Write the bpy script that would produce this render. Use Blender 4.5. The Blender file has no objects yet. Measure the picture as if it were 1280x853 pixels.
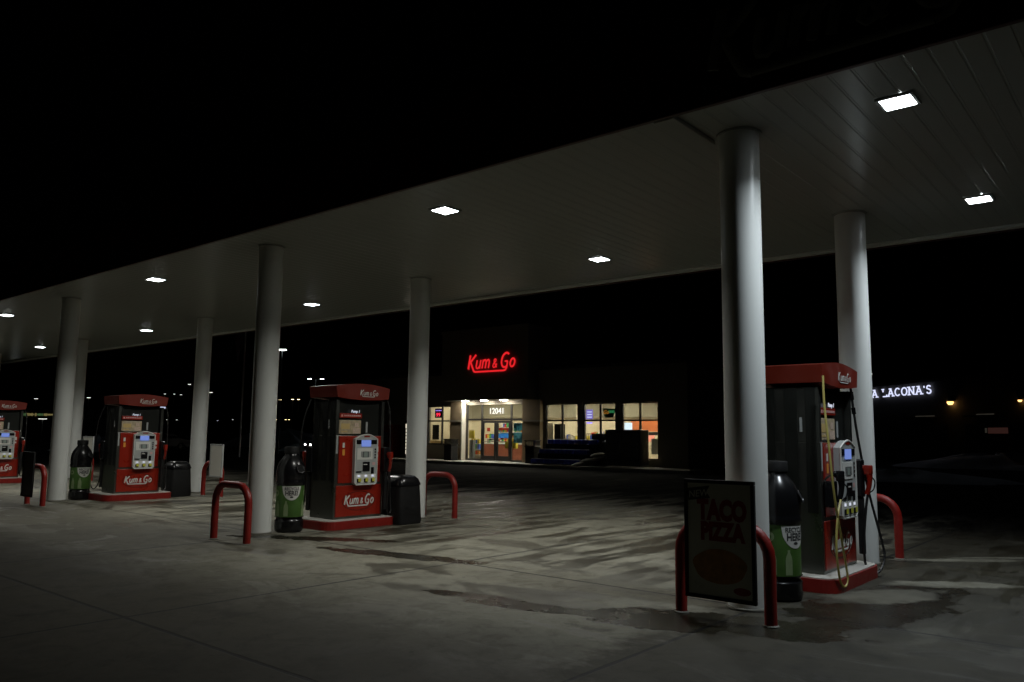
import bpy, bmesh, math, random
from mathutils import Vector, Matrix
random.seed(7)
sc = bpy.context.scene
COL = sc.collection
R_ = math.radians
# ------------------------------------------------------------------ camera
def make_camera():
    yaw, pitch, roll = -.6962, .1178, .0117
    F = Vector((math.sin(yaw)*math.cos(pitch), math.cos(yaw)*math.cos(pitch), math.sin(pitch)))
    r = Vector((math.cos(yaw), -math.sin(yaw), 0)); u = r.cross(F)
    R = r*math.cos(roll)+u*math.sin(roll); U = u*math.cos(roll)-r*math.sin(roll)
    cd = bpy.data.cameras.new('camera'); cam = bpy.data.objects.new('camera', cd); COL.objects.link(cam)
    m = Matrix((R, U, -F)).transposed().to_4x4(); m.translation = Vector((3.505, -7.956, 1.7))
    cam.matrix_world = m
    cd.sensor_width = 36; cd.lens = 28.02; cd.clip_start = .05; cd.clip_end = 3000
    sc.camera = cam
make_camera()
# ------------------------------------------------------------------ world and sky (night: the sun is far below the horizon)
W = bpy.data.worlds.new('World'); sc.world = W; W.use_nodes = True
nt = W.node_tree; nt.nodes.clear()
sky = nt.nodes.new('ShaderNodeTexSky'); sky.sky_type = 'NISHITA'; sky.sun_disc = False
sky.sun_elevation = R_(-4); sky.sun_rotation = R_(200)
bg = nt.nodes.new('ShaderNodeBackground'); bg.inputs[1].default_value = .003
wo = nt.nodes.new('ShaderNodeOutputWorld')
nt.links.new(sky.outputs[0], bg.inputs[0]); nt.links.new(bg.outputs[0], wo.inputs[0])
sl = bpy.data.lights.new('dim_fill', 'SUN'); sl.energy = .010; sl.angle = R_(.5); sl.color = (.8, .88, 1)  # unseen dim light, added so that silhouettes and snow show
so = bpy.data.objects.new('dim_fill', sl); COL.objects.link(so); so.rotation_euler = (R_(50), 0, R_(200))
sc.view_settings.view_transform = 'Standard'; sc.view_settings.look = 'None'
sc.view_settings.exposure = 0; sc.view_settings.gamma = 1; sc.view_settings.use_curve_mapping = False
sc.render.engine = 'CYCLES'
cy = sc.cycles
cy.use_denoising = True
try: cy.denoiser = 'OPENIMAGEDENOISE'
except Exception: pass
cy.max_bounces = 7; cy.diffuse_bounces = 4; cy.glossy_bounces = 4; cy.transparent_max_bounces = 12
cy.caustics_reflective = False; cy.caustics_refractive = False; cy.sample_clamp_indirect = 2.0
LAMP_W = 83.0      # watts of light of one canopy lamp

# ------------------------------------------------------------------ materials
MATS = {}
def pmat(name, col, rough=.5, metal=0, bump=0, bscale=40, var=0, vscale=6, emit=None, es=0, coat=0, spec=None):
    m = bpy.data.materials.new(name); m.use_nodes = True; t = m.node_tree; b = t.nodes['Principled BSDF']
    b.inputs['Base Color'].default_value = (*col, 1); b.inputs['Roughness'].default_value = rough
    b.inputs['Metallic'].default_value = metal
    if spec is not None: b.inputs['Specular IOR Level'].default_value = spec
    if coat: b.inputs['Coat Weight'].default_value = coat; b.inputs['Coat Roughness'].default_value = .08
    if emit: b.inputs['Emission Color'].default_value = (*emit, 1); b.inputs['Emission Strength'].default_value = es
    if var or bump:
        tc = t.nodes.new('ShaderNodeTexCoord'); n = t.nodes.new('ShaderNodeTexNoise')
        n.inputs['Scale'].default_value = vscale; n.inputs['Detail'].default_value = 6; t.links.new(tc.outputs['Object'], n.inputs['Vector'])
        if var:
            mx = t.nodes.new('ShaderNodeMix'); mx.data_type = 'RGBA'
            mx.inputs[6].default_value = (*[c*(1-var) for c in col], 1); mx.inputs[7].default_value = (*[min(1, c*(1+var)) for c in col], 1)
            t.links.new(n.outputs[0], mx.inputs[0]); t.links.new(mx.outputs[2], b.inputs['Base Color'])
            mr = t.nodes.new('ShaderNodeMapRange'); mr.inputs[1].default_value = .3; mr.inputs[2].default_value = .7
            mr.inputs[3].default_value = max(.02, rough*.8); mr.inputs[4].default_value = min(1, rough*1.3)
            t.links.new(n.outputs[0], mr.inputs[0]); t.links.new(mr.outputs[0], b.inputs['Roughness'])
        if bump:
            n2 = t.nodes.new('ShaderNodeTexNoise'); n2.inputs['Scale'].default_value = bscale; n2.inputs['Detail'].default_value = 4
            t.links.new(tc.outputs['Object'], n2.inputs['Vector'])
            bp = t.nodes.new('ShaderNodeBump'); bp.inputs['Strength'].default_value = bump; bp.inputs['Distance'].default_value = .01
            t.links.new(n2.outputs[0], bp.inputs['Height']); t.links.new(bp.outputs[0], b.inputs['Normal'])
    MATS[name] = m; return m
def emat(name, col, s):
    return pmat(name, (.02, .02, .02), .4, emit=col, es=s)
white_paint = pmat('white_paint', (.74, .76, .73), .34, var=.05, vscale=1.4, bump=.06, bscale=9)
ceiling_m = pmat('ceiling_metal', (.41, .43, .405), .24, bump=.08, bscale=1.6)
fascia_m = pmat('fascia_paint', (.045, .01, .01), .45, var=.2, vscale=2)
sign_white = pmat('unlit_white_acrylic', (.26, .26, .24), .35)
red_paint = pmat('red_enamel', (.27, .014, .005), .3, var=.12, vscale=3, coat=.2)
red_dull = pmat('worn_red_steel', (.23, .012, .008), .42, var=.3, vscale=7, bump=.2, bscale=30)
red_topper = pmat('red_topper_plastic', (.16, .013, .004), .45, var=.15, vscale=4)
steel = pmat('brushed_stainless', (.14, .145, .13), .30, metal=.9, var=.12, vscale=2.5, bump=.05, bscale=5)
steel_dk = pmat('dark_steel_panel', (.022, .024, .021), .35, metal=.5, var=.2, vscale=3)
black_pl = pmat('black_plastic', (.007, .007, .008), .25, bump=.04, bscale=6)
black_mt = pmat('matte_black', (.008, .008, .008), .6, var=.3, vscale=8, spec=.3)
rubber = pmat('black_rubber', (.012, .012, .012), .4)
hose_y = pmat('yellow_hose', (.42, .36, .10), .45, var=.12, vscale=9)
grey_pl = pmat('grey_console_plastic', (.36, .38, .37), .42, var=.06)
grey_dk = pmat('dark_grey_plastic', (.10, .11, .11), .4)
white_pl = pmat('white_plastic', (.62, .62, .58), .5, var=.05)
yellow_pl = pmat('yellow_button', (.55, .55, .06), .4)
orange_pl = pmat('orange_sticker', (.7, .28, .04), .5)
photo_m = pmat('advert_panel', (.42, .34, .22), .5, var=.6, vscale=18)
green_lab = pmat('green_label', (.055, .13, .022), .45, var=.5, vscale=5)
pale_green = pmat('pale_green_print', (.24, .32, .16), .5, var=.2, vscale=9)
foot_m = pmat('grout', (.16, .155, .13), .8, var=.3, vscale=9)
concrete_i = pmat('island_concrete', (.42, .41, .37), .75, var=.25, vscale=6, bump=.3, bscale=40)
poster_m = pmat('poster_sheet', (.56, .57, .50), .3, var=.08, vscale=3)
poster_red = pmat('poster_red_ink', (.30, .02, .015), .4)
poster_dk = pmat('poster_dark_ink', (.035, .035, .035), .5)
poster_brown = pmat('poster_food_print', (.42, .20, .05), .4, var=.7, vscale=14)
blank_poster = pmat('pale_board_sheet', (.60, .59, .52), .4, var=.08, vscale=3)
lens_m = emat('lamp_lens', (.9, .97, 1.0), 18)
scr_m = emat('pump_screen', (.25, .38, 1.0), .55)
btn_m = emat('lit_button', (.8, .85, 1.0), .7)
lcd_m = pmat('grey_lcd', (.26, .31, .28), .2)
red_neon = emat('red_channel_letter', (1.0, .022, .028), .8)
num_m = emat('white_lit_number', (1, .99, .93), 1.1)
led_white = emat('white_lit_letter', (.70, .74, 1.0), 1.15)
led_blue = emat('violet_led', (.35, .25, 1.0), 1.6)
led_red = emat('red_led', (1.0, .03, .08), 1.5)
street_w = emat('street_lamp_lens', (.92, 1.0, .97), 14)
street_y = emat('warm_lamp_lens', (1.0, .78, .42), 6)
street_f = emat('far_lamp_lens', (.95, .95, .85), 2.0)
stone = pmat('split_face_block', (.34, .25, .145), .85, var=.25, vscale=3, bump=.5, bscale=14)
stucco = pmat('dark_stucco', (.22, .19, .14), .85, var=.1, bump=.3, bscale=30)
trim_dk = pmat('bronze_frame', (.022, .02, .018), .4)
int_wall = pmat('shop_wall', (.62, .54, .38), .7, var=.06)
int_floor = pmat('shop_floor', (.40, .36, .30), .3, var=.1)
int_ceil = pmat('shop_ceiling', (.62, .58, .48), .8)
int_lamp = emat('shop_ceiling_lamp', (1.0, .93, .76), 50)
orange_w = pmat('orange_wall', (.62, .17, .05), .5)
brown_ct = pmat('counter_wood', (.26, .075, .04), .45, var=.2, vscale=5)
yellow_s = pmat('yellow_sign', (.7, .55, .05), .5)
screen_w = emat('menu_screen', (.72, .86, 1.0), 1.3)
soffit_l = emat('soffit_lamp', (1.0, .97, .88), 110)
snow_m = pmat('old_snow', (.62, .67, .72), .7, var=.15, vscale=2, bump=.6, bscale=6)
blue_film = pmat('blue_shrink_wrap', (.03, .05, .42), .18, var=.3, vscale=12)
cap_m = pmat('white_bottle_caps', (.75, .78, .85), .3)
salt_m = pmat('pale_sacks', (.48, .48, .42), .5, var=.3, vscale=9, bump=.4, bscale=12)
box_dk = pmat('dark_merchandiser', (.02, .025, .022), .4, var=.2)
flag_m = pmat('dark_flag_cloth', (.16, .10, .14), .8, var=.6, vscale=3)
pole_m = pmat('galvanised_pole', (.34, .35, .35), .45, metal=.6)
pole_wm = pmat('white_pole', (.7, .7, .7), .3)
bld_m = pmat('far_building_wall', (.10, .095, .085), .9, var=.2, vscale=.8)
car_dk = pmat('dark_car_paint', (.02, .022, .028), .2, coat=.6)
car_red = pmat('maroon_car_paint', (.16, .02, .015), .25, coat=.6)
tyre_m = pmat('tyre', (.015, .015, .015), .8)
headl = emat('headlight_on', (1, 1, .95), 9)
tail_m = emat('tail_light_on', (1, .12, .05), .5)
wall_l = emat('orange_wall_lamp', (1, .52, .16), 3)
def glass():
    m = bpy.data.materials.new('window_glass'); m.use_nodes = True; t = m.node_tree; t.nodes.clear()
    tr = t.nodes.new('ShaderNodeBsdfTransparent'); gl = t.nodes.new('ShaderNodeBsdfGlossy'); gl.inputs['Roughness'].default_value = .03
    tr.inputs[0].default_value = (.93, .95, .93, 1)
    lw = t.nodes.new('ShaderNodeLayerWeight'); pw = t.nodes.new('ShaderNodeMath'); pw.operation = 'POWER'; pw.inputs[1].default_value = 4
    t.links.new(lw.outputs['Facing'], pw.inputs[0]); fr = t.nodes.new('ShaderNodeMath'); fr.operation = 'MULTIPLY_ADD'; fr.inputs[1].default_value = .8; fr.inputs[2].default_value = .04; t.links.new(pw.outputs[0], fr.inputs[0])
    mx = t.nodes.new('ShaderNodeMixShader'); o = t.nodes.new('ShaderNodeOutputMaterial')
    t.links.new(fr.outputs[0], mx.inputs[0]); t.links.new(tr.outputs[0], mx.inputs[1]); t.links.new(gl.outputs[0], mx.inputs[2]); t.links.new(mx.outputs[0], o.inputs[0])
    return m
glass_m = glass()

def translucent(name, col, scale):
    m = bpy.data.materials.new(name); m.use_nodes = True; t = m.node_tree; t.nodes.clear()
    tc = t.nodes.new('ShaderNodeTexCoord'); n = t.nodes.new('ShaderNodeTexNoise'); n.inputs['Scale'].default_value = scale; n.inputs['Detail'].default_value = 5
    cr = t.nodes.new('ShaderNodeValToRGB'); cr.color_ramp.elements[0].position = .42; cr.color_ramp.elements[1].position = .6
    cr.color_ramp.elements[0].color = (*[c*.3 for c in col], 1); cr.color_ramp.elements[1].color = (*col, 1)
    tr = t.nodes.new('ShaderNodeBsdfTranslucent'); df = t.nodes.new('ShaderNodeBsdfDiffuse'); mx = t.nodes.new('ShaderNodeMixShader'); o = t.nodes.new('ShaderNodeOutputMaterial')
    t.links.new(tc.outputs['Object'], n.inputs[0]); t.links.new(n.outputs[0], cr.inputs[0]); t.links.new(cr.outputs[0], tr.inputs[0]); t.links.new(cr.outputs[0], df.inputs[0])
    t.links.new(tr.outputs[0], mx.inputs[1]); t.links.new(df.outputs[0], mx.inputs[2]); t.links.new(mx.outputs[0], o.inputs[0]); return m
def ground_mat():
    m = bpy.data.materials.new('forecourt_concrete'); m.use_nodes = True; t = m.node_tree; N = t.nodes.new; L = t.links.new
    b = t.nodes['Principled BSDF']; geo = N('ShaderNodeNewGeometry'); sep = N('ShaderNodeSeparateXYZ'); L(geo.outputs['Position'], sep.inputs[0])
    def math_(op, a, c=None, clamp=False):
        n = N('ShaderNodeMath'); n.operation = op; n.use_clamp = clamp
        for i, v in enumerate((a, c)):
            if v is None: continue
            if isinstance(v, (int, float)): n.inputs[i].default_value = v
            else: L(v, n.inputs[i])
        return n.outputs[0]
    def noise(scale, sx=1, sy=1, det=6, rough=.55, off=(0, 0, 0), rot=0, dist=0):
        mp = N('ShaderNodeMapping'); mp.inputs['Scale'].default_value = (sx, sy, 1); mp.inputs['Location'].default_value = off
        mp.inputs['Rotation'].default_value = (0, 0, rot); L(geo.outputs['Position'], mp.inputs[0])
        n = N('ShaderNodeTexNoise'); n.inputs['Scale'].default_value = scale; n.inputs['Detail'].default_value = det
        n.inputs['Roughness'].default_value = rough; n.inputs['Distortion'].default_value = dist
        L(mp.outputs[0], n.inputs['Vector']); return n.outputs[0]
    def smooth(v, a, c):
        n = N('ShaderNodeMapRange'); n.interpolation_type = 'SMOOTHSTEP'; n.inputs[1].default_value = a; n.inputs[2].default_value = c; L(v, n.inputs[0]); return n.outputs[0]
    big = noise(.35); mid = noise(1.7, det=8, rough=.65); fine = noise(45, det=5, rough=.7); grit = noise(160, det=3)
    # damp tyre-tracked streaks that run along the lanes
    st = noise(1.0, sx=1.5, sy=.33, det=9, rough=.66, off=(3.1, 7.7, 0), rot=R_(-9), dist=.5)
    st2 = noise(1.3, sx=2.6, sy=.35, det=7, rough=.6, off=(11, 2, 0), rot=R_(-14), dist=.25)
    region = smooth(sep.outputs[1], -.8, 1.6)                        # more melt water towards the shop
    wet_s = smooth(math_('ADD', math_('MULTIPLY', st, .62), math_('MULTIPLY', st2, .38)), .47, .54)
    wet_s = math_('MULTIPLY', wet_s, region)
    wet_b = math_('MULTIPLY', smooth(noise(.8, sx=.7, sy=1.5, det=9, rough=.62, off=(5, 1, 0), dist=.8), .53, .60), .7)
    wet_b = math_('MULTIPLY', wet_b, smooth(sep.outputs[1], -4.2, -1.5))
    # puddles: (x, y, rx, ry, angle)
    wob = math_('MULTIPLY', math_('SUBTRACT', noise(2.2, det=8, rough=.6), .5), 1.5)
    pud = None
    for (x, y, rx, ry, a) in ((-1.35, -1.45, 1.25, .17, 14), (-.35, -1.1, .75, .48, 20), (-2.25, -1.5, .7, .16, 8), (.5, -.75, .8, .42, 10), (-7.4, .15, 1.5, .22, 30), (1.0, 1.0, .6, 1.7, -8), (-5.0, -.1, 1.5, .22, 12)):
        mp = N('ShaderNodeMapping'); mp.vector_type = 'TEXTURE'
        mp.inputs['Location'].default_value = (x, y, 0); mp.inputs['Rotation'].default_value = (0, 0, R_(a)); mp.inputs['Scale'].default_value = (rx, ry, 1e3)
        L(geo.outputs['Position'], mp.inputs[0]); ln = N('ShaderNodeVectorMath'); ln.operation = 'LENGTH'; L(mp.outputs[0], ln.inputs[0])
        v = math_('SUBTRACT', 1, smooth(math_('ADD', ln.outputs['Value'], wob), .92, 1.08))
        pud = v if pud is None else math_('MAXIMUM', pud, v)
    # the lane right of the nearest island is soaked dark
    rgt = smooth(math_('ADD', sep.outputs[0], math_('MULTIPLY', math_('SUBTRACT', mid, .5), 1.6)), -.6, .15)
    rgt = math_('MULTIPLY', rgt, math_('SUBTRACT', 1, math_('MULTIPLY', smooth(noise(1.5, sx=.9, sy=.5, det=8, rough=.62, off=(8, 3, 0)), .58, .65), .30)))
    frt = math_('MULTIPLY', smooth(math_('ADD', math_('MULTIPLY', sep.outputs[1], -1), math_('MULTIPLY', math_('SUBTRACT', mid, .5), 1.5)), 1.0, 3.8), .85)  # lamp fall-off towards the street, painted into the slab colour
    lft = math_('MULTIPLY', math_('SUBTRACT', 1, smooth(math_('ADD', sep.outputs[0], math_('MULTIPLY', math_('SUBTRACT', mid, .5), 4)), -9.5, -5.0)), math_('MULTIPLY', math_('SUBTRACT', 1, smooth(sep.outputs[1], -1.2, .6)), .6))  # the same painted fall-off on the left front of the slab
    damp_and_falloff = math_('MAXIMUM', math_('MAXIMUM', rgt, frt), lft)  # joins the soaked lane with the painted fall-off
    wet = math_('MAXIMUM', math_('MAXIMUM', wet_s, wet_b), pud, True)
    grit2 = math_('MULTIPLY', pud, .5)
    pale_mask = None                                   # patches left paler, with the darkening masks weakened
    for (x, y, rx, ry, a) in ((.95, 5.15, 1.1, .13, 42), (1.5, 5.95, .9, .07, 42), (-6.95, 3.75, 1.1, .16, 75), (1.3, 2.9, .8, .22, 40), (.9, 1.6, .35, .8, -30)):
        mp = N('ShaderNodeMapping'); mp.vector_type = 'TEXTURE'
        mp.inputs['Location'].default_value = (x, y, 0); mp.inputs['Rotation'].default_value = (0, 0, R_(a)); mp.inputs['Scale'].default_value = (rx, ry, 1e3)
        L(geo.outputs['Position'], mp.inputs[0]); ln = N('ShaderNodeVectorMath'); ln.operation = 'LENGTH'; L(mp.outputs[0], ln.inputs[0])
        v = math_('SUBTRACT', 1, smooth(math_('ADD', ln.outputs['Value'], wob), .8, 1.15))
        pale_mask = v if pale_mask is None else math_('MAXIMUM', pale_mask, v)
    wetk = math_('SUBTRACT', 1, math_('MULTIPLY', pale_mask, .8))
    wet = math_('MULTIPLY', wet, wetk); damp_and_falloff = math_('MULTIPLY', damp_and_falloff, wetk)
    # slab joints: sawn lines every 4.2 m
    def joint(axis, off, step, w):
        f = math_('FRACT', math_('DIVIDE', math_('ADD', sep.outputs[axis], off+1000*step), step))
        d = math_('MULTIPLY', math_('ABSOLUTE', math_('SUBTRACT', f, .5)), step)
        wb = math_('MULTIPLY', math_('SUBTRACT', noise(6, det=4), .5), .02)
        d2 = math_('SUBTRACT', step/2, d)
        return math_('SUBTRACT', 1, smooth(math_("ADD", d2, wb), w*.4, w))
    jn = math_('MAXIMUM', joint(0, -.1, 4.15, .03), joint(1, 4.42, 4.42, .03))
    cr = N('ShaderNodeValToRGB'); cr.color_ramp.elements[0].color = (.095, .092, .072, 1); cr.color_ramp.elements[1].color = (.28, .27, .213, 1)
    cr.color_ramp.elements[0].position = .3; cr.color_ramp.elements[1].position = .7
    L(math_('ADD', math_('MULTIPLY', big, .30), math_('ADD', math_('MULTIPLY', mid, .32), math_('ADD', math_('MULTIPLY', noise(11, det=9, rough=.78), .26), math_('MULTIPLY', fine, .14)))), cr.inputs[0])
    # asphalt drive beyond the slab
    far = smooth(math_('ADD', sep.outputs[1], math_('MULTIPLY', math_('SUBTRACT', st, .5), 9)), 6.5, 12.5)
    asp = N('ShaderNodeMix'); asp.data_type = 'RGBA'; asp.inputs[7].default_value = (.016, .016, .015, 1); L(far, asp.inputs[0]); L(cr.outputs[0], asp.inputs[6])
    # round oil spots
    oil = smooth(noise(1.1, det=5, off=(31, 7, 0)), .63, .70)
    mx0 = N('ShaderNodeMix'); mx0.data_type = 'RGBA'; mx0.inputs[7].default_value = (.06, .055, .045, 1); L(math_('MULTIPLY', oil, .6), mx0.inputs[0]); L(asp.outputs[2], mx0.inputs[6])
    mxw = N('ShaderNodeMix'); mxw.data_type = 'RGBA'; mxw.blend_type = 'MULTIPLY'; mxw.inputs[7].default_value = (.21, .198, .172, 1)
    L(math_('MAXIMUM', wet, math_('MULTIPLY', damp_and_falloff, 1.15), True), mxw.inputs[0]); L(mx0.outputs[2], mxw.inputs[6])
    vo = N('ShaderNodeTexVoronoi'); vo.inputs['Scale'].default_value = 3.2; L(geo.outputs['Position'], vo.inputs['Vector'])
    spot = math_('MULTIPLY', math_('SUBTRACT', 1, smooth(vo.outputs['Distance'], .05, .09)), smooth(noise(2.0, off=(9, 9, 0)), .5, .6))
    mxs = N('ShaderNodeMix'); mxs.data_type = 'RGBA'; mxs.blend_type = 'MULTIPLY'; mxs.inputs[7].default_value = (.45, .43, .4, 1); L(spot, mxs.inputs[0]); L(mxw.outputs[2], mxs.inputs[6])
    mot = N('ShaderNodeMix'); mot.data_type = 'RGBA'; mot.blend_type = 'MULTIPLY'; mot.inputs[7].default_value = (.62, .60, .56, 1)
    L(smooth(noise(3.4, det=10, rough=.74, off=(2, 5, 0), dist=.6), .44, .66), mot.inputs[0]); L(mxs.outputs[2], mot.inputs[6])
    mxp = N('ShaderNodeMix'); mxp.data_type = 'RGBA'; mxp.blend_type = 'MULTIPLY'; mxp.inputs[7].default_value = (.35, .33, .3, 1); L(grit2, mxp.inputs[0]); L(mot.outputs[2], mxp.inputs[6])
    mxj = N('ShaderNodeMix'); mxj.data_type = 'RGBA'; mxj.inputs[7].default_value = (.012, .012, .011, 1); L(math_('MULTIPLY', jn, math_('SUBTRACT', 1, far)), mxj.inputs[0]); L(mxp.outputs[2], mxj.inputs[6])
    L(mxj.outputs[2], b.inputs['Base Color'])
    rg = math_('SUBTRACT', math_('ADD', .62, math_('MULTIPLY', mid, .25)), math_('MULTIPLY', wet, .42))
    rg = math_('SUBTRACT', rg, math_('MULTIPLY', pud, .06))
    L(math_('MAXIMUM', rg, math_('MULTIPLY', far, .97)), b.inputs['Roughness']); L(math_('SUBTRACT', .3, math_('MULTIPLY', far, .27)), b.inputs['Specular IOR Level'])
    h = math_('ADD', math_('MULTIPLY', fine, .5), math_('MULTIPLY', grit, .35)); h = math_('ADD', h, math_('MULTIPLY', mid, .8))
    h = math_('SUBTRACT', h, math_('MULTIPLY', jn, .8))
    bp = N('ShaderNodeBump'); bp.inputs['Distance'].default_value = .008; bp.inputs['Strength'].default_value = .55
    L(h, bp.inputs['Height']); L(bp.outputs[0], b.inputs['Normal'])
    return m
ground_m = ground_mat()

# ------------------------------------------------------------------ mesh helpers
class MB:
    def __init__(s): s.bm = bmesh.new(); s.M = Matrix.Identity(4)
    def _add(s, vs, fs):
        v = [s.bm.verts.new(s.M @ Vector(p)) for p in vs]
        for f in fs:
            try: s.bm.faces.new([v[i] for i in f])
            except ValueError: pass
        return v
    def box(s, x0, x1, y0, y1, z0, z1, bev=0):
        vs = [(x, y, z) for x in (x0, x1) for y in (y0, y1) for z in (z0, z1)]
        fs = [(0, 1, 3, 2), (4, 6, 7, 5), (0, 4, 5, 1), (2, 3, 7, 6), (0, 2, 6, 4), (1, 5, 7, 3)]
        if not bev: s._add(vs, fs); return s
        t = bmesh.new(); v = [t.verts.new(p) for p in vs]
        for f in fs: t.faces.new([v[i] for i in f])
        bmesh.ops.recalc_face_normals(t, faces=t.faces)
        bmesh.ops.bevel(t, geom=t.edges[:], offset=bev, segments=2, affect='EDGES', profile=.5)
        t.verts.index_update()
        s._add([q.co[:] for q in t.verts], [[q.index for q in f.verts] for f in t.faces]); t.free(); return s
    def prism(s, pts, axis, a, b):                 # polygon pts in the two other axes, extruded along axis
        def P(u, v, w): return {0: (w, u, v), 1: (u, w, v), 2: (u, v, w)}[axis]
        n = len(pts); vs = [P(u, v, a) for u, v in pts]+[P(u, v, b) for u, v in pts]
        fs = [list(range(n)), list(range(2*n-1, n-1, -1))]+[[i, (i+1) % n, n+(i+1) % n, n+i] for i in range(n)]
        s._add(vs, fs); return s
    def lathe(s, prof, n=32, cx=0, cy=0):
        vs = []; fs = []
        for r, z in prof: vs += [(cx+r*math.cos(2*math.pi*k/n), cy+r*math.sin(2*math.pi*k/n), z) for k in range(n)]
        for j in range(len(prof)-1):
            for k in range(n): fs.append((j*n+k, j*n+(k+1) % n, (j+1)*n+(k+1) % n, (j+1)*n+k))
        fs += [list(range(n-1, -1, -1)), list(range((len(prof)-1)*n, len(prof)*n))]
        s._add(vs, fs); return s
    def tube(s, path, r, n=10, closed=False, flat=None, smooth_n=0):
        P = [Vector(p) for p in path]
        if smooth_n and len(P) > 2:
            Q = []
            for i in range(len(P)-1):
                p0 = P[max(0, i-1)]; p1 = P[i]; p2 = P[i+1]; p3 = P[min(len(P)-1, i+2)]
                for k in range(smooth_n):
                    t = k/smooth_n
                    Q.append(.5*((2*p1)+(p2-p0)*t+(2*p0-5*p1+4*p2-p3)*t*t+(3*p1-p0-3*p2+p3)*t**3))
            P = Q+[P[-1]]
        m = len(P); vs = []; fs = []; up = Vector(flat) if flat else None; last = None
        for i, p in enumerate(P):
            if closed: d = P[(i+1) % m]-P[i-1]
            else: d = P[min(m-1, i+1)]-P[max(0, i-1)]
            d.normalize()
            if up is not None: a = d.cross(up).normalized(); c = up
            else:
                if last is None: last = Vector((0, 0, 1)) if abs(d.z) < .9 else Vector((1, 0, 0))
                a = d.cross(last).normalized(); c = a.cross(d).normalized(); last = c
            rr = r(i/(m-1)) if callable(r) else r
            rc = rr if up is None else rr*.35
            vs += [p+a*math.cos(2*math.pi*k/n)*rr+c*math.sin(2*math.pi*k/n)*rc for k in range(n)]
        for j in range(m if closed else m-1):
            for k in range(n): fs.append((j*n+k, j*n+(k+1) % n, ((j+1) % m)*n+(k+1) % n, ((j+1) % m)*n+k))
        if not closed: fs += [list(range(n-1, -1, -1)), list(range((m-1)*n, m*n))]
        s._add(vs, fs); return s
    def build(s, name, mat, parent=None, smooth=False, loc=None):
        bmesh.ops.recalc_face_normals(s.bm, faces=s.bm.faces)
        me = bpy.data.meshes.new(name); s.bm.to_mesh(me); s.bm.free(); me.materials.append(mat)
        if smooth:
            me.polygons.foreach_set('use_smooth', [True]*len(me.polygons))
            try: me.set_sharp_from_angle(angle=R_(35))
            except Exception: pass
        o = bpy.data.objects.new(name, me); COL.objects.link(o)
        if parent is not None: o.parent = parent
        if loc: o.location = loc
        return o
def tag(o, label=None, cat=None, group=None, kind=None):
    if label: o['label'] = label
    if cat: o['category'] = cat
    if group: o['group'] = group
    if kind: o['kind'] = kind
    return o
def empty(name, loc=(0, 0, 0), rz=0):
    o = bpy.data.objects.new(name, None); COL.objects.link(o); o.location = loc; o.rotation_euler = (0, 0, rz); o.empty_display_size = .2
    return o
def kids(o): return [c for c in bpy.data.objects if c.parent == o]
def copy_tree(o, parent=None):
    ch = kids(o); c = o.copy(); COL.objects.link(c)
    if parent: c.parent = parent
    for k in ch: copy_tree(k, c)
    return c
def frame(o, u, v):           # matrix that maps letter x,y to u,v with the normal outwards
    u = Vector(u).normalized(); v = Vector(v).normalized(); n = u.cross(v)
    m = Matrix((u, v, n)).transposed().to_4x4(); m.translation = Vector(o); return m
def text(name, s, size, mat, M, parent=None, ext=.004, off=0, shear=0, align='CENTER', bend=None, sx=1, res=3):
    cu = bpy.data.curves.new('t', 'FONT'); cu.body = s; cu.size = size; cu.extrude = ext; cu.offset = off; cu.shear = shear
    cu.align_x = align; cu.resolution_u = res
    to = bpy.data.objects.new('t', cu); COL.objects.link(to)
    me = bpy.data.meshes.new_from_object(to.evaluated_get(bpy.context.evaluated_depsgraph_get()))
    bpy.data.objects.remove(to)
    for v in me.vertices:
        v.co.x *= sx
        if bend: a = bend[1]+v.co.x/bend[0]; rr = bend[0]+v.co.z; v.co = Vector((rr*math.cos(a), rr*math.sin(a), bend[2]+v.co.y))
        else: v.co = M @ v.co
    me.name = name; me.materials.clear(); me.materials.append(mat)
    o = bpy.data.objects.new(name, me); COL.objects.link(o)
    if parent is not None: o.parent = parent
    return o
# the script logo as strokes, capital height 1, 3.9 wide
def arc(cx, cy, rx, ry, a0, a1, n=9): return [(cx+rx*math.cos(R_(a0+(a1-a0)*i/n)), cy+ry*math.sin(R_(a0+(a1-a0)*i/n))) for i in range(n+1)]
LOGO_ = [([(.08, 0), (.08, 1)], 1.25), ([(.62, 1), (.14, .43)], 1.1), ([(.2, .5), (.52, .02), (.66, -.17), (.82, -.22)], 1.15),
        ([(.8, -.22), (3.2, -.22)], .9), ([(3.2, -.22), (3.38, -.17), (3.45, -.02), (3.45, .40)], 1.0), ([(3.47, .42), (3.2, .42)], .9),
        (arc(3.25, .5, .36, .5, 52, 300, 14), 1.1),
        ([(.82, .62), (.82, .18), (.88, .04), (1.0, .02), (1.1, .1), (1.16, .2)], 1), ([(1.18, .62), (1.18, 0)], 1),
        ([(1.42, 0), (1.42, .62)], 1), ([(1.42, .45), (1.52, .58), (1.62, .6), (1.7, .52), (1.72, .4), (1.72, 0)], 1), ([(1.72, .45), (1.82, .58), (1.92, .6), (2.0, .52), (2.02, .4), (2.02, 0)], 1),
        ([(2.68, .02), (2.38, .42), (2.35, .54), (2.43, .62), (2.53, .58), (2.53, .48), (2.34, .28), (2.32, .1), (2.42, .02), (2.54, .06), (2.66, .28)], .75),
        (arc(3.92, .3, .2, .28, 0, 360, 14)[:-1]+['c'], 1.05)]
LOGO = []
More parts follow.
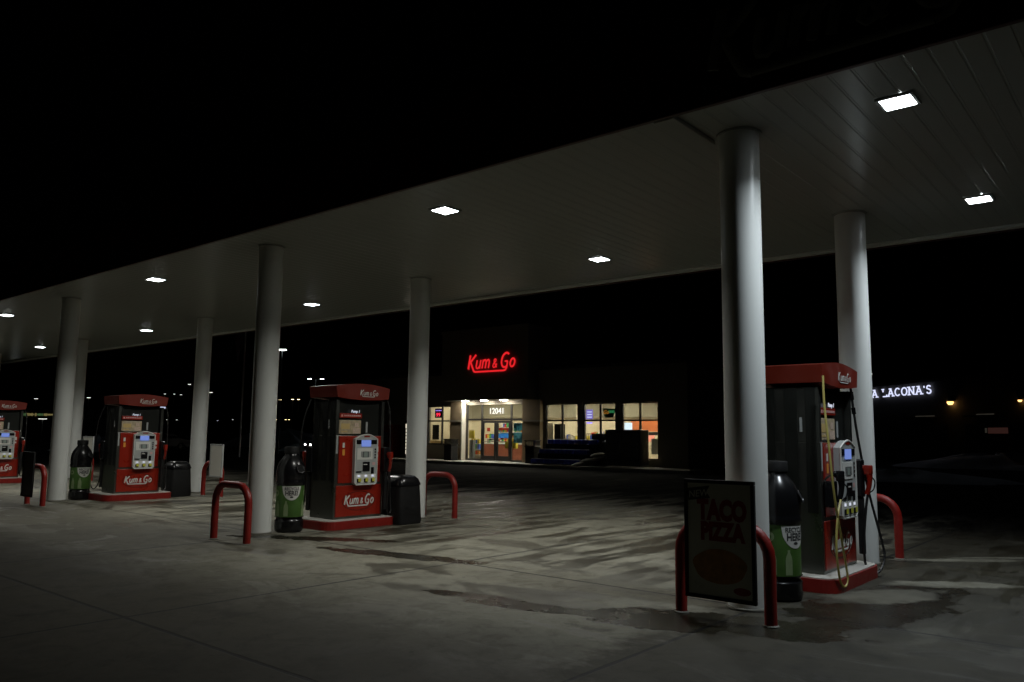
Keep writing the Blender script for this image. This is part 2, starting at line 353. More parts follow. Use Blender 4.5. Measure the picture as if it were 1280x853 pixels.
for i_, (p_, w_) in enumerate(LOGO_):                    # open up the gaps round the ampersand
    dx_ = .10 if i_ == 12 else .26 if i_ in (4, 5, 6, 13) else 0
    q_ = [c if c == 'c' else (c[0]+dx_, c[1]) for c in p_]
    if i_ == 3: q_ = [q_[0], (q_[1][0]+.26, q_[1][1])]
    LOGO.append((q_, w_*1.08))
def logo(name, mat, o, u, v, h, parent=None, w=.072, flat=.35, center=True, smooth=False):
    b = MB(); M = frame(o, u, v); n = M.to_3x3() @ Vector((0, 0, 1)); sh = .2
    for k, (pts, wf) in enumerate(LOGO):
        cl = pts[-1] == 'c'
        if cl: pts = pts[:-1]
        P = [M @ Vector(((x-(2.22 if center else 0)+sh*y)*h, (y-.4)*h, .0007*k)) for x, y in pts]
        b.tube(P, w*wf*h, 8, closed=cl, flat=n)
    return b.build(name, mat, parent, smooth=True)
SER = {'M': (1.15, [[(.15, 0), (.15, 1)], [(.15, 1), (.57, .15)], [(.57, .15), (1.0, 1)], [(1.0, 1), (1.0, 0)]], [(.15, 0), (1.0, 0), (.08, 1), (1.07, 1)]),
       'A': (1.0, [[(.15, 0), (.5, 1)], [(.5, 1), (.85, 0)], [(.28, .32), (.72, .32)]], [(.13, 0), (.87, 0), (.44, 1)]),
       'L': (.85, [[(.2, 0), (.2, 1)], [(.2, 0), (.75, 0)], [(.75, 0), (.75, .25)]], [(.2, 0), (.2, 1)]),
       'C': (.95, [arc(.5, .5, .35, .5, 45, 315, 12)], []), 'O': (1.0, [arc(.5, .5, .37, .5, 0, 360, 14)], []),
       'N': (1.0, [[(.18, 0), (.18, 1)], [(.18, 1), (.8, 0)], [(.8, 0), (.8, 1)]], [(.18, 0), (.14, 1), (.8, 1)]),
       "'": (.4, [[(.2, 1), (.2, .75)]], []), ' ': (.60, [], []),
       'S': (.8, [arc(.4, .74, .24, .26, 30, 200, 8)+[(.5, .5)]+arc(.4, .26, .26, .26, 30, -160, 8)], [])}

# ------------------------------------------------------------------ setting
def ground():
    b = MB()
    xs = [-900, -300, -120, -60, -40, -20, 0, 20, 60, 300]; ys = [-300, -60, -20, 0, 8]+[8+12*i/8 for i in range(1, 9)]+[30, 60, 150, 900]
    def zz(y):
        t = min(1, max(0, (y-8)/12)); return .15*t*t*(3-2*t)
    vs = [(x, y, zz(y)) for y in ys for x in xs]; nx = len(xs)
    b._add(vs, [(j*nx+i, j*nx+i+1, (j+1)*nx+i+1, (j+1)*nx+i) for j in range(len(ys)-1) for i in range(nx-1)])
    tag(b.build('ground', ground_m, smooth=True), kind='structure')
ground()
side_m = pmat('sidewalk_concrete', (.34, .33, .29), .8, var=.2, vscale=2, bump=.3, bscale=30)
b = MB(); b.box(-40, -12.5, 22.9, 25.0, .05, .30, .02); tag(b.build('pavement', side_m), kind='structure')

# ------------------------------------------------------------------ canopy
H = 4.96
def canopy():
    c = tag(empty('canopy', (0, 0, 0)), 'long flat roofed fuel station canopy on round white columns with dark fascia', 'canopy')
    x0, x1, y0, y1 = -42.0, 9.0, -1.03, 6.1
    b = MB()                                  # corrugated soffit: pans and narrow ribs that run front to back
    x = x0+.04
    while x < x1-.2:
        b.prism([(x, H+.03), (x, H), (x+.17, H), (x+.178, H+.004), (x+.195, H+.004), (x+.203, H), (x+.203, H+.03)], 1, y0+.03, y1-.04); x += .204
    b.build('ceiling', ceiling_m, c)
    f = MB()
    f.box(x0, x1, y0-.04, y0+.02, H-.06, H+.95, .01); f.box(x0, x1, y1-.02, y1+.04, H-.06, H+.95, .01)
    f.box(x0-.04, x0+.02, y0+.03, y1-.03, H-.06, H+.95); f.box(x1-.02, x1+.04, y0+.03, y1-.03, H-.06, H+.95)
    f.build('fascia', fascia_m, c)
    MB().box(x0+.03, x1-.03, y0+.03, y1-.03, H+.32, H+.9).build('roof_deck', steel_dk, c)
    g = MB(); g.box(x0+.1, x1-.1, y1-.22, y1-.05, H-.045, H-.004, .006); g.build('gutter', white_paint, c)
    g = MB(); g.box(-.46, -.23, -.98, -.02, H-.055, H-.003, .01); g.build('service_box', ceiling_m, c)
    logo('lettering', sign_white, (1.50, y0-.06, 5.46), (1, 0, 0), (0, 0, 1), .58, c, w=.085)
    for rr_ in (((.045, -.03), (-.0, 3.88)), ((-8.62, -.1), (-8.62, 3.52)), ((-17.5, .05), (-17.9, 3.85)), ((-26.2, 0), (-26.8, 4.05)), ((-34.9, 0), (-35.4, 4.0))):
        for cx, cy_ in rr_:
            b = MB(); b.lathe([(.211, .0), (.211, 1.6), (.210, 3.2), (.209, H-.003)], 40)
            o = b.build('column', white_paint, c, smooth=True, loc=(cx, cy_, 0))
            MB().lathe([(.235, H-.02), (.235, H-.004)], 36).build('top_shade_ring', ceiling_m, o)  # added ring that stands for the shade at the column top
            MB().lathe([(.228, .002), (.228, .02), (.214, .03)], 36).build('base_ring', foot_m, o)
    return c
canopy()
def lamp(x, y, label):
    t = tag(empty('canopy_light', (x, y, H)), label, 'ceiling light', 'square lamps set in the canopy ceiling')
    b = MB()
    for (a, b2, c, d) in ((-.17, .17, -.17, -.138), (-.17, .17, .138, .17), (-.17, -.138, -.138, .138), (.138, .17, -.138, .138)):
        b.box(a, b2, c, d, -.03, -.002, .004)
    b.build('housing', grey_pl, t)
    b = MB(); b.box(-.136, .136, -.136, .136, -.034, -.012, .004)
    o = b.build('lens', lens_m, t)
    ld = bpy.data.lights.new('lamp_light', 'AREA'); ld.shape = 'SQUARE'; ld.size = .27; ld.energy = LAMP_W*(.74 if x > 0 else 1)
    ld.color = (.84, .93, 1) if x > 0 else (1, .99, .92); ld.spread = R_(142)
    lo = bpy.data.objects.new('lamp_light', ld); COL.objects.link(lo); lo.parent = t; lo.location = (0, 0, -.062)
    return t
FR = ('big bright lamp at the upper right, before the near column and nearest the dark fascia', 'bright lamp right of the nearest column, on the side towards the shop',
      'bright lamp in the fascia side row above the middle pump', 'bright lamp in the shop side row between middle column and nearest column',
      'lamp in the fascia side row right above the third column from the right', 'lamp in the shop side row just right of the second fascia side column',
      'small lamp in the fascia side row at the left picture edge', 'small lamp left of the back column behind the third pump',
      'lamp of the fascia side row beyond the far left pump', 'smallest and farthest visible lamp at the left picture edge')
k = 0
for lx in (1.62, -4.50, -13.2, -22.0, -30.8):
    for ly in (.07, 4.10):
        lamp(lx, ly, FR[k]); k += 1

# ------------------------------------------------------------------ fuel pump (faces look along +x and -x)
def pump_face(root, s, full=True):
    Mx = Matrix.Rotation(0 if s > 0 else math.pi, 4, 'Z')
    def nb(): b = MB(); b.M = Mx; return b
    def fr(x, y, z): return Mx @ frame((x, y, z), (0, 1, 0), (0, 0, 1))
    b = nb(); b.box(.345, .372, -.52, .52, .80, 1.655, .006); b.build('upper_panel', red_paint, root)
    b = nb(); b.box(.345, .37, -.555, .555, .20, .755, .006); d = b.build('lower_door', red_paint, root)
    pts = arc(0, .47, .40, .17, 0, 360, 28)[:-1]
    b = nb(); b.tube([(.371, y, z) for y, z in pts], .005, 6, closed=True); b.build('oval_groove', steel_dk, d)
    M = fr(.373, .0, .48); logo('lettering', white_pl, M.translation, M.to_3x3() @ Vector((1, 0, 0)), M.to_3x3() @ Vector((0, 1, 0)), .16, d, w=.08)
    # upper glass bay
    b = nb(); b.box(.27, .30, -.50, .50, 1.66, 2.30); b.build('upper_bay', steel_dk, root)
    b = nb(); b.box(.302, .33, -.50, .03, 1.69, 1.945, .004); ad = b.build('advert_panel', photo_m, root)
    b = nb(); b.box(.331, .334, -.46, -.25, 1.78, 1.88); b.box(.331, .334, -.46, -.30, 1.725, 1.745); b.build('printed_card', pmat('card', (.55, .40, .16), .5) if 'card' not in MATS else MATS['card'], ad)
    b = nb(); b.box(.331, .335, -.17, .0, 1.70, 1.80); b.box(.331, .335, -.13, -.03, 1.82, 1.90); b.build('printed_cups', MATS.get('cups') or pmat('cups', (.55, .42, .33), .5, var=.5, vscale=30), ad)
    b = nb(); b.box(.302, .34, -.50, .04, 1.985, 2.07, .004); st = b.build('price_strip', red_paint, root)
    b = nb(); b.box(.3405, .3415, -.47, .01, 2.012, 2.016); b.box(.341, .343, -.47, -.43, 2.005, 2.045)
    for q in range(9): b.box(.341, .343, -.40+q*.046, -.40+q*.046+.036, 2.015, 2.042)
    b.build('printed_line', MATS.get('pinkish') or pmat('pinkish', (.6, .35, .33), .5), st)
    text('lit_text', 'Pump 1', .07, btn_m, fr(.345, -.13, 2.085), st, ext=.002, off=.001, shear=.2)
    b = nb(); b.box(.302, .31, .17, .215, 1.72, 1.92); b.build('sticker', grey_pl, root)
    # console
    cm = nb(); P = [(-.19, .80), (-.15, .765), (.32, .765), (.36, .80), (.36, 1.60)]+[(.36-.55*i/8, 1.60+.085*math.sin(math.pi*i/8)) for i in range(1, 8)]+[(-.19, 1.60)]
    cm.prism(P, 0, .373, .455); con = cm.build('control_panel', grey_pl, root)
    e = nb(); e.tube([(.456, y, z) for y, z in P], .012, 6, closed=True); e.build('bezel', white_pl, con)
    b = nb(); b.box(.4562, .462, -.17, .34, 1.505, 1.585, .003); b.build('screen_surround', black_pl, con)
    b = nb(); b.box(.4625, .465, -.05, .19, 1.46, 1.582); b.build('screen', scr_m, con)
    b = nb(); b.box(.4565, .462, -.15, .24, 1.22, 1.43, .004); b.build('display_panel', white_pl, con)
    b = nb(); b.box(.4625, .465, -.02, .15, 1.26, 1.37); b.box(.4625, .465, -.05, -.035, 1.27, 1.37); b.box(.4625, .465, .165, .18, 1.27, 1.37); b.build('price_display', grey_dk, con)
    b = nb(); b.box(.4655, .467, .02, .11, 1.27, 1.36); b.build('price_glass', lcd_m, con)
    b = nb(); b.box(.4565, .472, .0, .17, 1.01, 1.18, .006); b.box(.4565, .462, -.16, -.03, .985, 1.01); b.build('card_reader', black_pl, con)
    b = nb(); b.box(.4725, .475, .01, .10, 1.125, 1.14); b.build('card_slot', white_pl, con)
    b = nb(); b.box(.4565, .466, .21, .28, .96, 1.08, .003); b.build('keypad', black_pl, con)
    b = nb(); b.box(.4565, .458, .24, .31, 1.12, 1.17); b.build('warning_sticker', MATS['pinkish'], con)
    b = nb(); [b.box(.4565, .461, .29, .32, z, z+.035) for z in (1.24, 1.29, 1.34, 1.39)]; b.build('side_keys', black_pl, con)
    b = nb(); b.box(.4562, .459, -.17, .34, .785, .955); b.build('grade_panel', white_pl, con)
    b = nb(); b.box(.4562, .46, .02, .16, 1.635, 1.66); b.build('maker_badge', red_paint, con)
    for y in (-.09, .085, .255):
        b = nb(); b.box(.4595, .464, y-.03, y+.03, .905, .94); b.build('price_light', btn_m, con)
        b = nb(); b.box(.4595, .480, y-.045, y+.035, .805, .875, .008); g = b.build('grade_button', black_pl, con)
        b = nb(); b.box(.4805, .484, y-.025, y+.045, .82, .882); b.build('button_face', yellow_pl, g)
    b = nb(); b.box(.373, .376, .40, .455, 1.36, 1.46); b.box(.373, .376, .395, .45, 1.26, 1.31); b.build('sticker', white_pl, root)
    b = nb(); b.box(.373, .376, -.44, -.39, 1.44, 1.53); b.build('sticker', white_pl, root)
    b = nb(); b.box(.373, .376, -.44, -.38, 1.30, 1.41); b.build('sticker', orange_pl, root)
    b = nb(); b.box(.362, .366, -.585, -.545, 1.33, 1.66); b.build('sticker', grey_pl, root)
    # nozzle side
    b = nb(); b.box(.30, .48, .535, .66, .98, 1.45, .02); bt = b.build('nozzle_boot', black_pl, root)
    b = nb(); b.box(.40, .47, .56, .63, .28, .98, .01); b.build('hose_guard', black_mt, root)
def nozzle(root, x, y, z, mat, rz=0):
    M = Matrix.Translation((x, y, z)) @ Matrix.Rotation(rz, 4, 'Z')
    b = MB(); b.M = M
    b.tube([(0, 0, .17), (.06, 0, .14), (.09, 0, .06), (.08, 0, -.06), (.05, 0, -.16)], lambda t: .030+.012*math.sin(math.pi*min(1, t*1.6)), 10, smooth_n=3)
    b.box(.03, .125, -.042, .042, .08, .20, .015)
    n = b.build('nozzle', mat, root, smooth=True)
    b = MB(); b.M = M; b.tube([(.0, 0, .16), (-.08, 0, .10), (-.14, 0, -.02)], .012, 8, smooth_n=4); b.build('spout', steel, n)
    b = MB(); b.M = M; b.tube([(.11, 0, .06), (.15, 0, .0), (.13, 0, -.1), (.07, 0, -.15)], .008, 6, smooth_n=4); b.build('trigger_guard', black_pl, n)
def make_pump():
    p = empty('fuel_pump')
    b = MB(); b.box(-.36, .36, -.6, .6, .165, 1.66, .008)
    b.box(-.36, .36, -.6, -.53, 1.6605, 2.31, .006); b.box(-.36, .36, .53, .6, 1.6605, 2.31, .006)
    b.build('cabinet', steel, p)
    MB().box(-.26, .26, -.528, .528, 1.661, 2.31).build('upper_core', steel_dk, p)
    for y, s in ((-.6, -1), (.6, 1)):
        b = MB(); y0, y1 = sorted((y+s*.001, y+s*.006))
        b.box(-.30, -.17, y0, y1, .85, 2.3); b.box(-.05, .10, y0, y1, .85, 2.3); b.box(.2, .32, y0, y1, .85, 2.3); b.build('side_trim', steel_dk, p)
        b = MB(); b.box(.13, .16, y0, y1+.004*s if s > 0 else y1, 1.78, 1.95); b.build('sticker', grey_pl, p)
    # topper: lens shaped faces
    def prof(d):
        n = 10; top = [(-.67+1.34*i/n, 2.565+.06*math.sin(math.pi*i/n)+d) for i in range(n+1)]
        bot = [(.64-1.28*i/n, 2.36-.04*math.sin(math.pi*i/n)-d) for i in range(n+1)]
        return top+bot
    b = MB(); b.prism(prof(0), 0, -.43, .43); t = b.build('topper', red_topper, p)
    for s in (1, -1):
        u = (0, s, 0); logo('lettering', white_pl, (s*.434, s*.12, 2.45), u, (0, 0, 1), .10, t, w=.062)
    pump_face(p, 1); pump_face(p, -1)
    return p
def std_hoses(p):
    nozzle(p, .50, .60, 1.16, red_paint, 0)
    b = MB(); b.tube([(.40, .64, 2.33), (.42, .69, 2.1), (.44, .70, 1.6), (.46, .70, 1.0), (.50, .70, .42), (.54, .68, .25), (.56, .60, .22), (.56, .56, .32), (.56, .58, .7), (.55, .60, 1.0)], .014, 8, smooth_n=5)
    b.build('hose', rubber, p, smooth=True)
    b = MB(); b.tube([(.41, .685, 2.2), (.415, .69, 2.08)], .024, 8); b.tube([(.425, .692, 1.95), (.43, .694, 1.88)], .022, 8); b.build('hose_coupling', steel, p, smooth=True)
    nozzle(p, -.50, -.60, 1.16, red_paint, math.pi)
    b = MB(); b.tube([(-.40, -.64, 2.33), (-.46, -.76, 1.9), (-.5, -.80, 1.2), (-.52, -.84, .6), (-.54, -.80, .32), (-.56, -.70, .25), (-.56, -.60, .4), (-.56, -.58, .7), (-.55, -.60, 1.0)], .014, 8, smooth_n=5)
    b.build('hose', rubber, p, smooth=True)
# near pump with its extra yellow hose
PX, PY = -.08, 2.10
near = make_pump()
mid = copy_tree(near)
near.location = (PX, PY, 0)
tag(near, 'nearest fuel pump with a thin yellow hose, seen end on behind the right hand column', 'fuel pump', 'red and steel fuel pumps under the canopy')
nozzle(near, .46, .60, 1.18, red_paint, 0)
def rel(P): return [(x-PX, y-PY, z) for x, y, z in P]
b = MB(); b.tube(rel([(.30, 2.62, 2.42), (.32, 2.68, 2.0), (.35, 2.75, 1.59), (.40, 2.85, 1.09), (.50, 2.95, .49), (.54, 2.95, .25), (.51, 2.85, .08), (.43, 2.70, .04), (.40, 2.62, .20), (.40, 2.62, .48), (.42, 2.66, .81), (.44, 2.70, 1.02)]), .016, 8, smooth_n=6)
b.build('hose', rubber, near, smooth=True)
b = MB(); b.tube(rel([(.305, 2.635, 2.3), (.31, 2.65, 2.2)]), .026, 8); b.tube(rel([(.315, 2.665, 2.1), (.32, 2.68, 2.02)]), .026, 8); b.build('hose_coupling', black_pl, near, smooth=True)
b = MB(); b.tube(rel([(.40, 1.32, 2.42), (.42, 1.27, 2.1), (.47, 1.23, 1.6), (.5, 1.26, 1.07), (.5, 1.50, .46), (.5, 1.61, .16), (.5, 1.52, .06), (.5, 1.36, .14), (.5, 1.27, .45), (.5, 1.33, .8), (.5, 1.47, 1.02)]), .013, 8, smooth_n=6)
b.build('hose', hose_y, near, smooth=True)['label'] = 'thin yellow hose hanging in a long loop'
nozzle(near, .47, -.53, 1.14, black_pl, .3)
b = MB(); b.box(.38, .50, -.585, -.47, .92, 1.22, .015); b.build('nozzle_boot', black_pl, near)
b = MB(); b.tube([(-.40, -.64, 2.33), (-.5, -.80, 1.2), (-.54, -.80, .32), (-.56, -.70, .25), (-.56, -.60, .4), (-.55, -.60, 1.0)], .014, 8, smooth_n=5); b.build('hose', rubber, near, smooth=True)
std_hoses(mid)
mid.location = (-8.60, 1.74, 0); mid.scale = (.95, .95, 1)
tag(mid, 'middle fuel pump, between a green bottle bin and a black bin', 'fuel pump', 'red and steel fuel pumps under the canopy')
ISL = [(PX, PY), (-8.62, 1.74), (-17.05, 1.62), (-25.9, 1.35)]
for (x, y), lab in zip(ISL[2:], ('small distant fuel pump between two white columns, left of centre', 'farthest fuel pump, cut by the left picture edge')):
    q = copy_tree(mid); q.location = (x, y, 0); q['label'] = lab

# islands
def island(x, y, label):
    t = tag(empty('pump_island', (x, y, 0)), label, 'kerb island', 'raised red kerbed islands under the pumps')
    def rr(hx, hy, r): return [(sx*(hx-r)+r*math.cos(R_(a)), sy*(hy-r)+r*math.sin(R_(a))) for sx, sy, a0 in ((1, 1, 0), (-1, 1, 90), (-1, -1, 180), (1, -1, 270)) for a in range(a0, a0+91, 15)]
    MB().prism(rr(.58, .86, .22), 2, .0, .145).build('kerb', red_dull, t)
    MB().prism(rr(.555, .835, .2), 2, .1455, .16).build('slab', concrete_i, t)
for (x, y), lab in zip(ISL, ('red kerbed island under the nearest pump', 'red kerbed island under the middle pump', 'red kerbed island under the third pump from the right', 'red kerbed island under the farthest pump at the left edge')):
    island(x, y, lab)

# hoop guards
def hoop(x, y, w, h, label, rz=0):
    b = MB(); r = .28; P = [(-w/2, 0, 0), (-w/2, 0, h-r)]
    P += [(-w/2+r-r*math.cos(R_(a)), 0, h-r+r*math.sin(R_(a))) for a in range(15, 91, 15)]
    P += [(w/2-r+r*math.sin(R_(a)), 0, h-r+r*math.cos(R_(a))) for a in range(0, 91, 15)]+[(w/2, 0, 0)]
    b.tube(P, .057, 14)
    t = empty('guard_rail', (x, y, 0), rz); tag(t, label, 'bollard', 'red pipe hoops at the ends of the pump islands')
    b.build('hoop', red_dull, t, smooth=True)
    for s in (-1, 1): MB().lathe([(.074, .0), (.074, .01), (.06, .018)], 18, s*w/2, 0).build('foot_ring', foot_m, t)
hoop(.08, -.68, .90, .88, 'red pipe hoop carrying the taco pizza poster before the nearest column')
hoop(-.16, 4.62, .90, .86, 'red pipe hoop right of the nearest pump, behind the right hand column')
hoop(-8.0, -1.0, .95, .88, 'red pipe hoop with both legs in view, left of the middle pump and its column')
hoop(-8.36, 3.95, .90, .88, 'red pipe hoop right of the black bin and the back column behind it')
hoop(-16.45, -.8, .90, .88, 'red pipe hoop in front of the far left column with a dark board on it')
hoop(-16.35, 3.45, .90, .88, 'red pipe hoop between two columns with a pale blank board')
hoop(-24.95, 3.75, .90, .88, 'farthest red pipe hoop behind the third bottle bin with a pale board')

def board(x, y, z0, w, h, sheet, label, rz=0, frame_m=black_mt):
    t = tag(empty('poster_sign', (x, y, z0), rz), label, 'poster')
    b = MB(); f = .035
    b.box(-w/2, w/2, -.02, .02, 0, f, .004); b.box(-w/2, w/2, -.02, .02, h-f, h, .004)
    b.box(-w/2, -w/2+f, -.02, .02, f+.001, h-f-.001, .004); b.box(w/2-f, w/2, -.02, .02, f+.001, h-f-.001, .004)
    b.build('frame', frame_m, t)
    MB().box(-w/2+f*.5, w/2-f*.5, -.008, .012, f*.5, h-f*.5).build('sheet', sheet, t)
    return t
t = board(.10, -.80, .19, .71, 1.11, poster_m, 'black framed TACO PIZZA poster hung on the hoop before the nearest column')
F = lambda x, z, d=-.0095: frame((x, d, z), (1, 0, 0), (0, 0, 1))
text('headline', 'TACO', .25, poster_red, F(.03, .745), t, ext=.001, off=.015, sx=.70)
text('headline', 'PIZZA', .22, poster_red, F(.03, .555), t, ext=.001, off=.014, sx=.72)
b = MB(); M = F(-.19, .985); b.M = M @ Matrix.Rotation(R_(8), 4, 'Z')
b.prism([(-.13, -.06), (.10, -.06), (.07, -.005), (.11, .055), (-.13, .055)], 2, 0, .0015); bn = b.build('ribbon', poster_dk, t)
text('headline', 'NEW', .09, poster_m, M @ Matrix.Rotation(R_(8), 4, 'Z') @ Matrix.Translation((-.02, -.035, .002)), bn, ext=.0006, off=.001, shear=.2)
b = MB(); b.M = F(.0, .31); b.prism([(.27*math.cos(R_(a))*(1+.04*math.sin(5*R_(a))), .16*math.sin(R_(a))) for a in range(0, 360, 12)], 2, 0, .001); b.build('pizza_picture', poster_brown, t)
b = MB(); b.M = F(.22, .105); b.prism([(.085*math.cos(R_(a)), .035*math.sin(R_(a))) for a in range(0, 360, 15)], 2, 0, .001); b.build('oval_badge', poster_red, t)
board(-16.62, -.92, .20, .62, 1.0, pmat('dark_board', (.045, .035, .028), .5), 'dark brown poster board on the hoop beside the far left column')
board(-16.05, 3.36, .52, .62, .86, blank_poster, 'pale blank poster board between the column and the back hoop left of centre', frame_m=grey_pl)
board(-24.55, 3.6, .35, .80, 1.15, blank_poster, 'pale blank poster board right behind the third bottle shaped bin', frame_m=grey_pl)

# bottle shaped recycling bins
def bottle(x, y, phi, label, s=1.0):
    t = tag(empty('recycling_bin', (x, y, 0)), label, 'recycling bin', 'bottle shaped recycling bins by the pumps'); t.scale = (1, 1, .955)
    b = MB(); b.lathe([(.20, 0), (.235, .02), (.245, .06), (.245, .20), (.225, .225), (.222, .25), (.245, .27), (.245, .275)], 40)
    b.build('base', black_pl, t, smooth=True)
    MB().lathe([(.235, .276), (.236, .80), (.235, .829)], 48).build('label_band', green_lab, t, smooth=True)
    b = MB(); b.lathe([(.238, .83), (.25, .85), (.25, .90), (.243, .92), (.249, .96), (.25, 1.03), (.245, 1.10), (.230, 1.18), (.203, 1.25), (.168, 1.305), (.135, 1.35), (.118, 1.375), (.112, 1.402)], 40); bd = b.build('shoulder', black_pl, t, smooth=True)
    b = MB(); b.lathe([(.118, 1.403), (.125, 1.41), (.125, 1.515), (.118, 1.525), (.03, 1.527)], 32); b.build('cap', black_mt, t, smooth=True)
    for a, z in ((phi+.55, 1.13),):
        c = Vector((math.cos(a)*.240, math.sin(a)*.240, z)); n = Vector((math.cos(a), math.sin(a), .35)).normalized()
        u = Vector((-math.sin(a), math.cos(a), 0)); v = n.cross(u)
        P = [c+n*.012+(u*math.cos(R_(q))+v*math.sin(R_(q)))*.075 for q in range(0, 360, 15)]
        b = MB(); b.tube(P, .008, 6, closed=True); b.build('slot_ring', black_pl, bd, smooth=True)
        b = MB(); b._add([p+n*.0 for p in P], [list(range(24))]); b.build('slot_opening', pmat('void', (.003, .003, .003), .9) if 'void' not in MATS else MATS['void'], bd)
    # white half disc with the words
    b = MB(); R0 = .2385; N = 18; zt = .822; vs = []; fs = []
    for i in range(N+1):
        xx = -.17+.34*i/N; dep = math.sqrt(max(0, .17**2-xx*xx))*1.45+.002; a = phi+xx/R0
        vs += [(R0*math.cos(a), R0*math.sin(a), zt), (R0*math.cos(a), R0*math.sin(a), zt-dep)]
        if i: fs.append((2*i-2, 2*i-1, 2*i+1, 2*i))
    b._add(vs, fs); hd = b.build('half_disc', white_pl, t)
    text('words', 'RECYCLE', .072, poster_dk, None, hd, ext=.0006, off=.002, bend=(R0+.001, phi, .752), sx=.86)
    text('words', 'HERE!', .112, poster_dk, None, hd, ext=.0006, off=.004, bend=(R0+.001, phi, .662), sx=.78)
    b = MB(); N = 14; vs = [((R0+.001)*math.cos(phi+.03*math.cos(R_(q))/R0), (R0+.001)*math.sin(phi+.03*math.cos(R_(q))/R0), .630+.016*math.sin(R_(q))) for q in range(0, 360, 20)]
    b._add(vs, [list(range(18))]); b.build('oval_badge', poster_dk, hd)
    for da in (-1.25, 1.25):
        b = MB(); vs = [(R0*math.cos(phi+da+.058*math.cos(R_(q))/R0), R0*math.sin(phi+da+.058*math.cos(R_(q))/R0), .70+.058*math.sin(R_(q))) for q in range(0, 360, 20)]
        b._add(vs, [list(range(18))]); ro = b.build('round_badge', pale_green, t)
        b = MB(); b._add([((R0+.0012)*math.cos(phi+da+.03*math.cos(R_(q))/R0), (R0+.0012)*math.sin(phi+da+.03*math.cos(R_(q))/R0), .70+.022*math.sin(R_(q))) for q in range(0, 360, 20)], [list(range(18))]); b.build('badge_mark', green_lab, ro)
    b = MB()                                      # printed bottles round the label
    for q in range(9):
        a = phi+.3+q*.7; w = .038
        if q > 0: 
            pr = [(-w, .29), (w, .29), (w, .45), (w*.8, .49), (w*.35, .53), (w*.35, .56), (-w*.35, .56), (-w*.35, .53), (-w*.8, .49), (-w, .45)]
            b._add([(R0*math.cos(a+u/R0), R0*math.sin(a+u/R0), z) for u, z in pr], [list(range(10))])
    b.build('bottle_print', pale_green, t)
bottle(.08, .66, R_(-19), 'nearest bottle shaped recycling bin, half hidden by the column and beside the hoop')
bottle(-8.50, .42, R_(-28), 'bottle shaped recycling bin between the column and the middle pump')
bottle(-17.62, .62, R_(-2), 'smallest bottle shaped recycling bin, between the far left columns and third pump')
# squat black bins
def squat(x, y, label):
    t = tag(empty('waste_bin', (x, y, 0)), label, 'waste bin', 'squat black bins by the pumps')
    b = MB(); secs = [(.30, .30, .0), (.31, .31, .05), (.285, .285, .55), (.275, .27, .72)]
    vs = []; fs = []; n = 20
    def ring(hx, hy, z): return [(math.copysign(abs(math.cos(2*math.pi*(k+.5)/n))**.35*hx, math.cos(2*math.pi*(k+.5)/n)), math.copysign(abs(math.sin(2*math.pi*(k+.5)/n))**.35*hy, math.sin(2*math.pi*(k+.5)/n)), z) for k in range(n)]
    def shell(secs):
        vs = []; fs = []
        for s_ in secs: vs += ring(*s_)
        for j in range(len(secs)-1): fs += [(j*n+k, j*n+(k+1) % n, (j+1)*n+(k+1) % n, (j+1)*n+k) for k in range(n)]
        return vs, fs+[list(range(n-1, -1, -1)), list(range((len(secs)-1)*n, len(secs)*n))]
    b._add(*shell(secs)); b.build('body', black_mt, t, smooth=True)
    b = MB(); b._add(*shell([(.29, .285, .722), (.29, .285, .75), (.26, .25, .84), (.20, .19, .90), (.12, .12, .915)])); b.build('lid', black_pl, t, smooth=True)
    b = MB(); b.box(.262, .275, -.14, .14, .755, .80); b.build('flap', steel_dk, t)
squat(-8.16, 2.72, 'squat black waste bin between the middle pump and the back column')
squat(-17.1, 2.85, 'squat black waste bin right of the third pump, before a column')

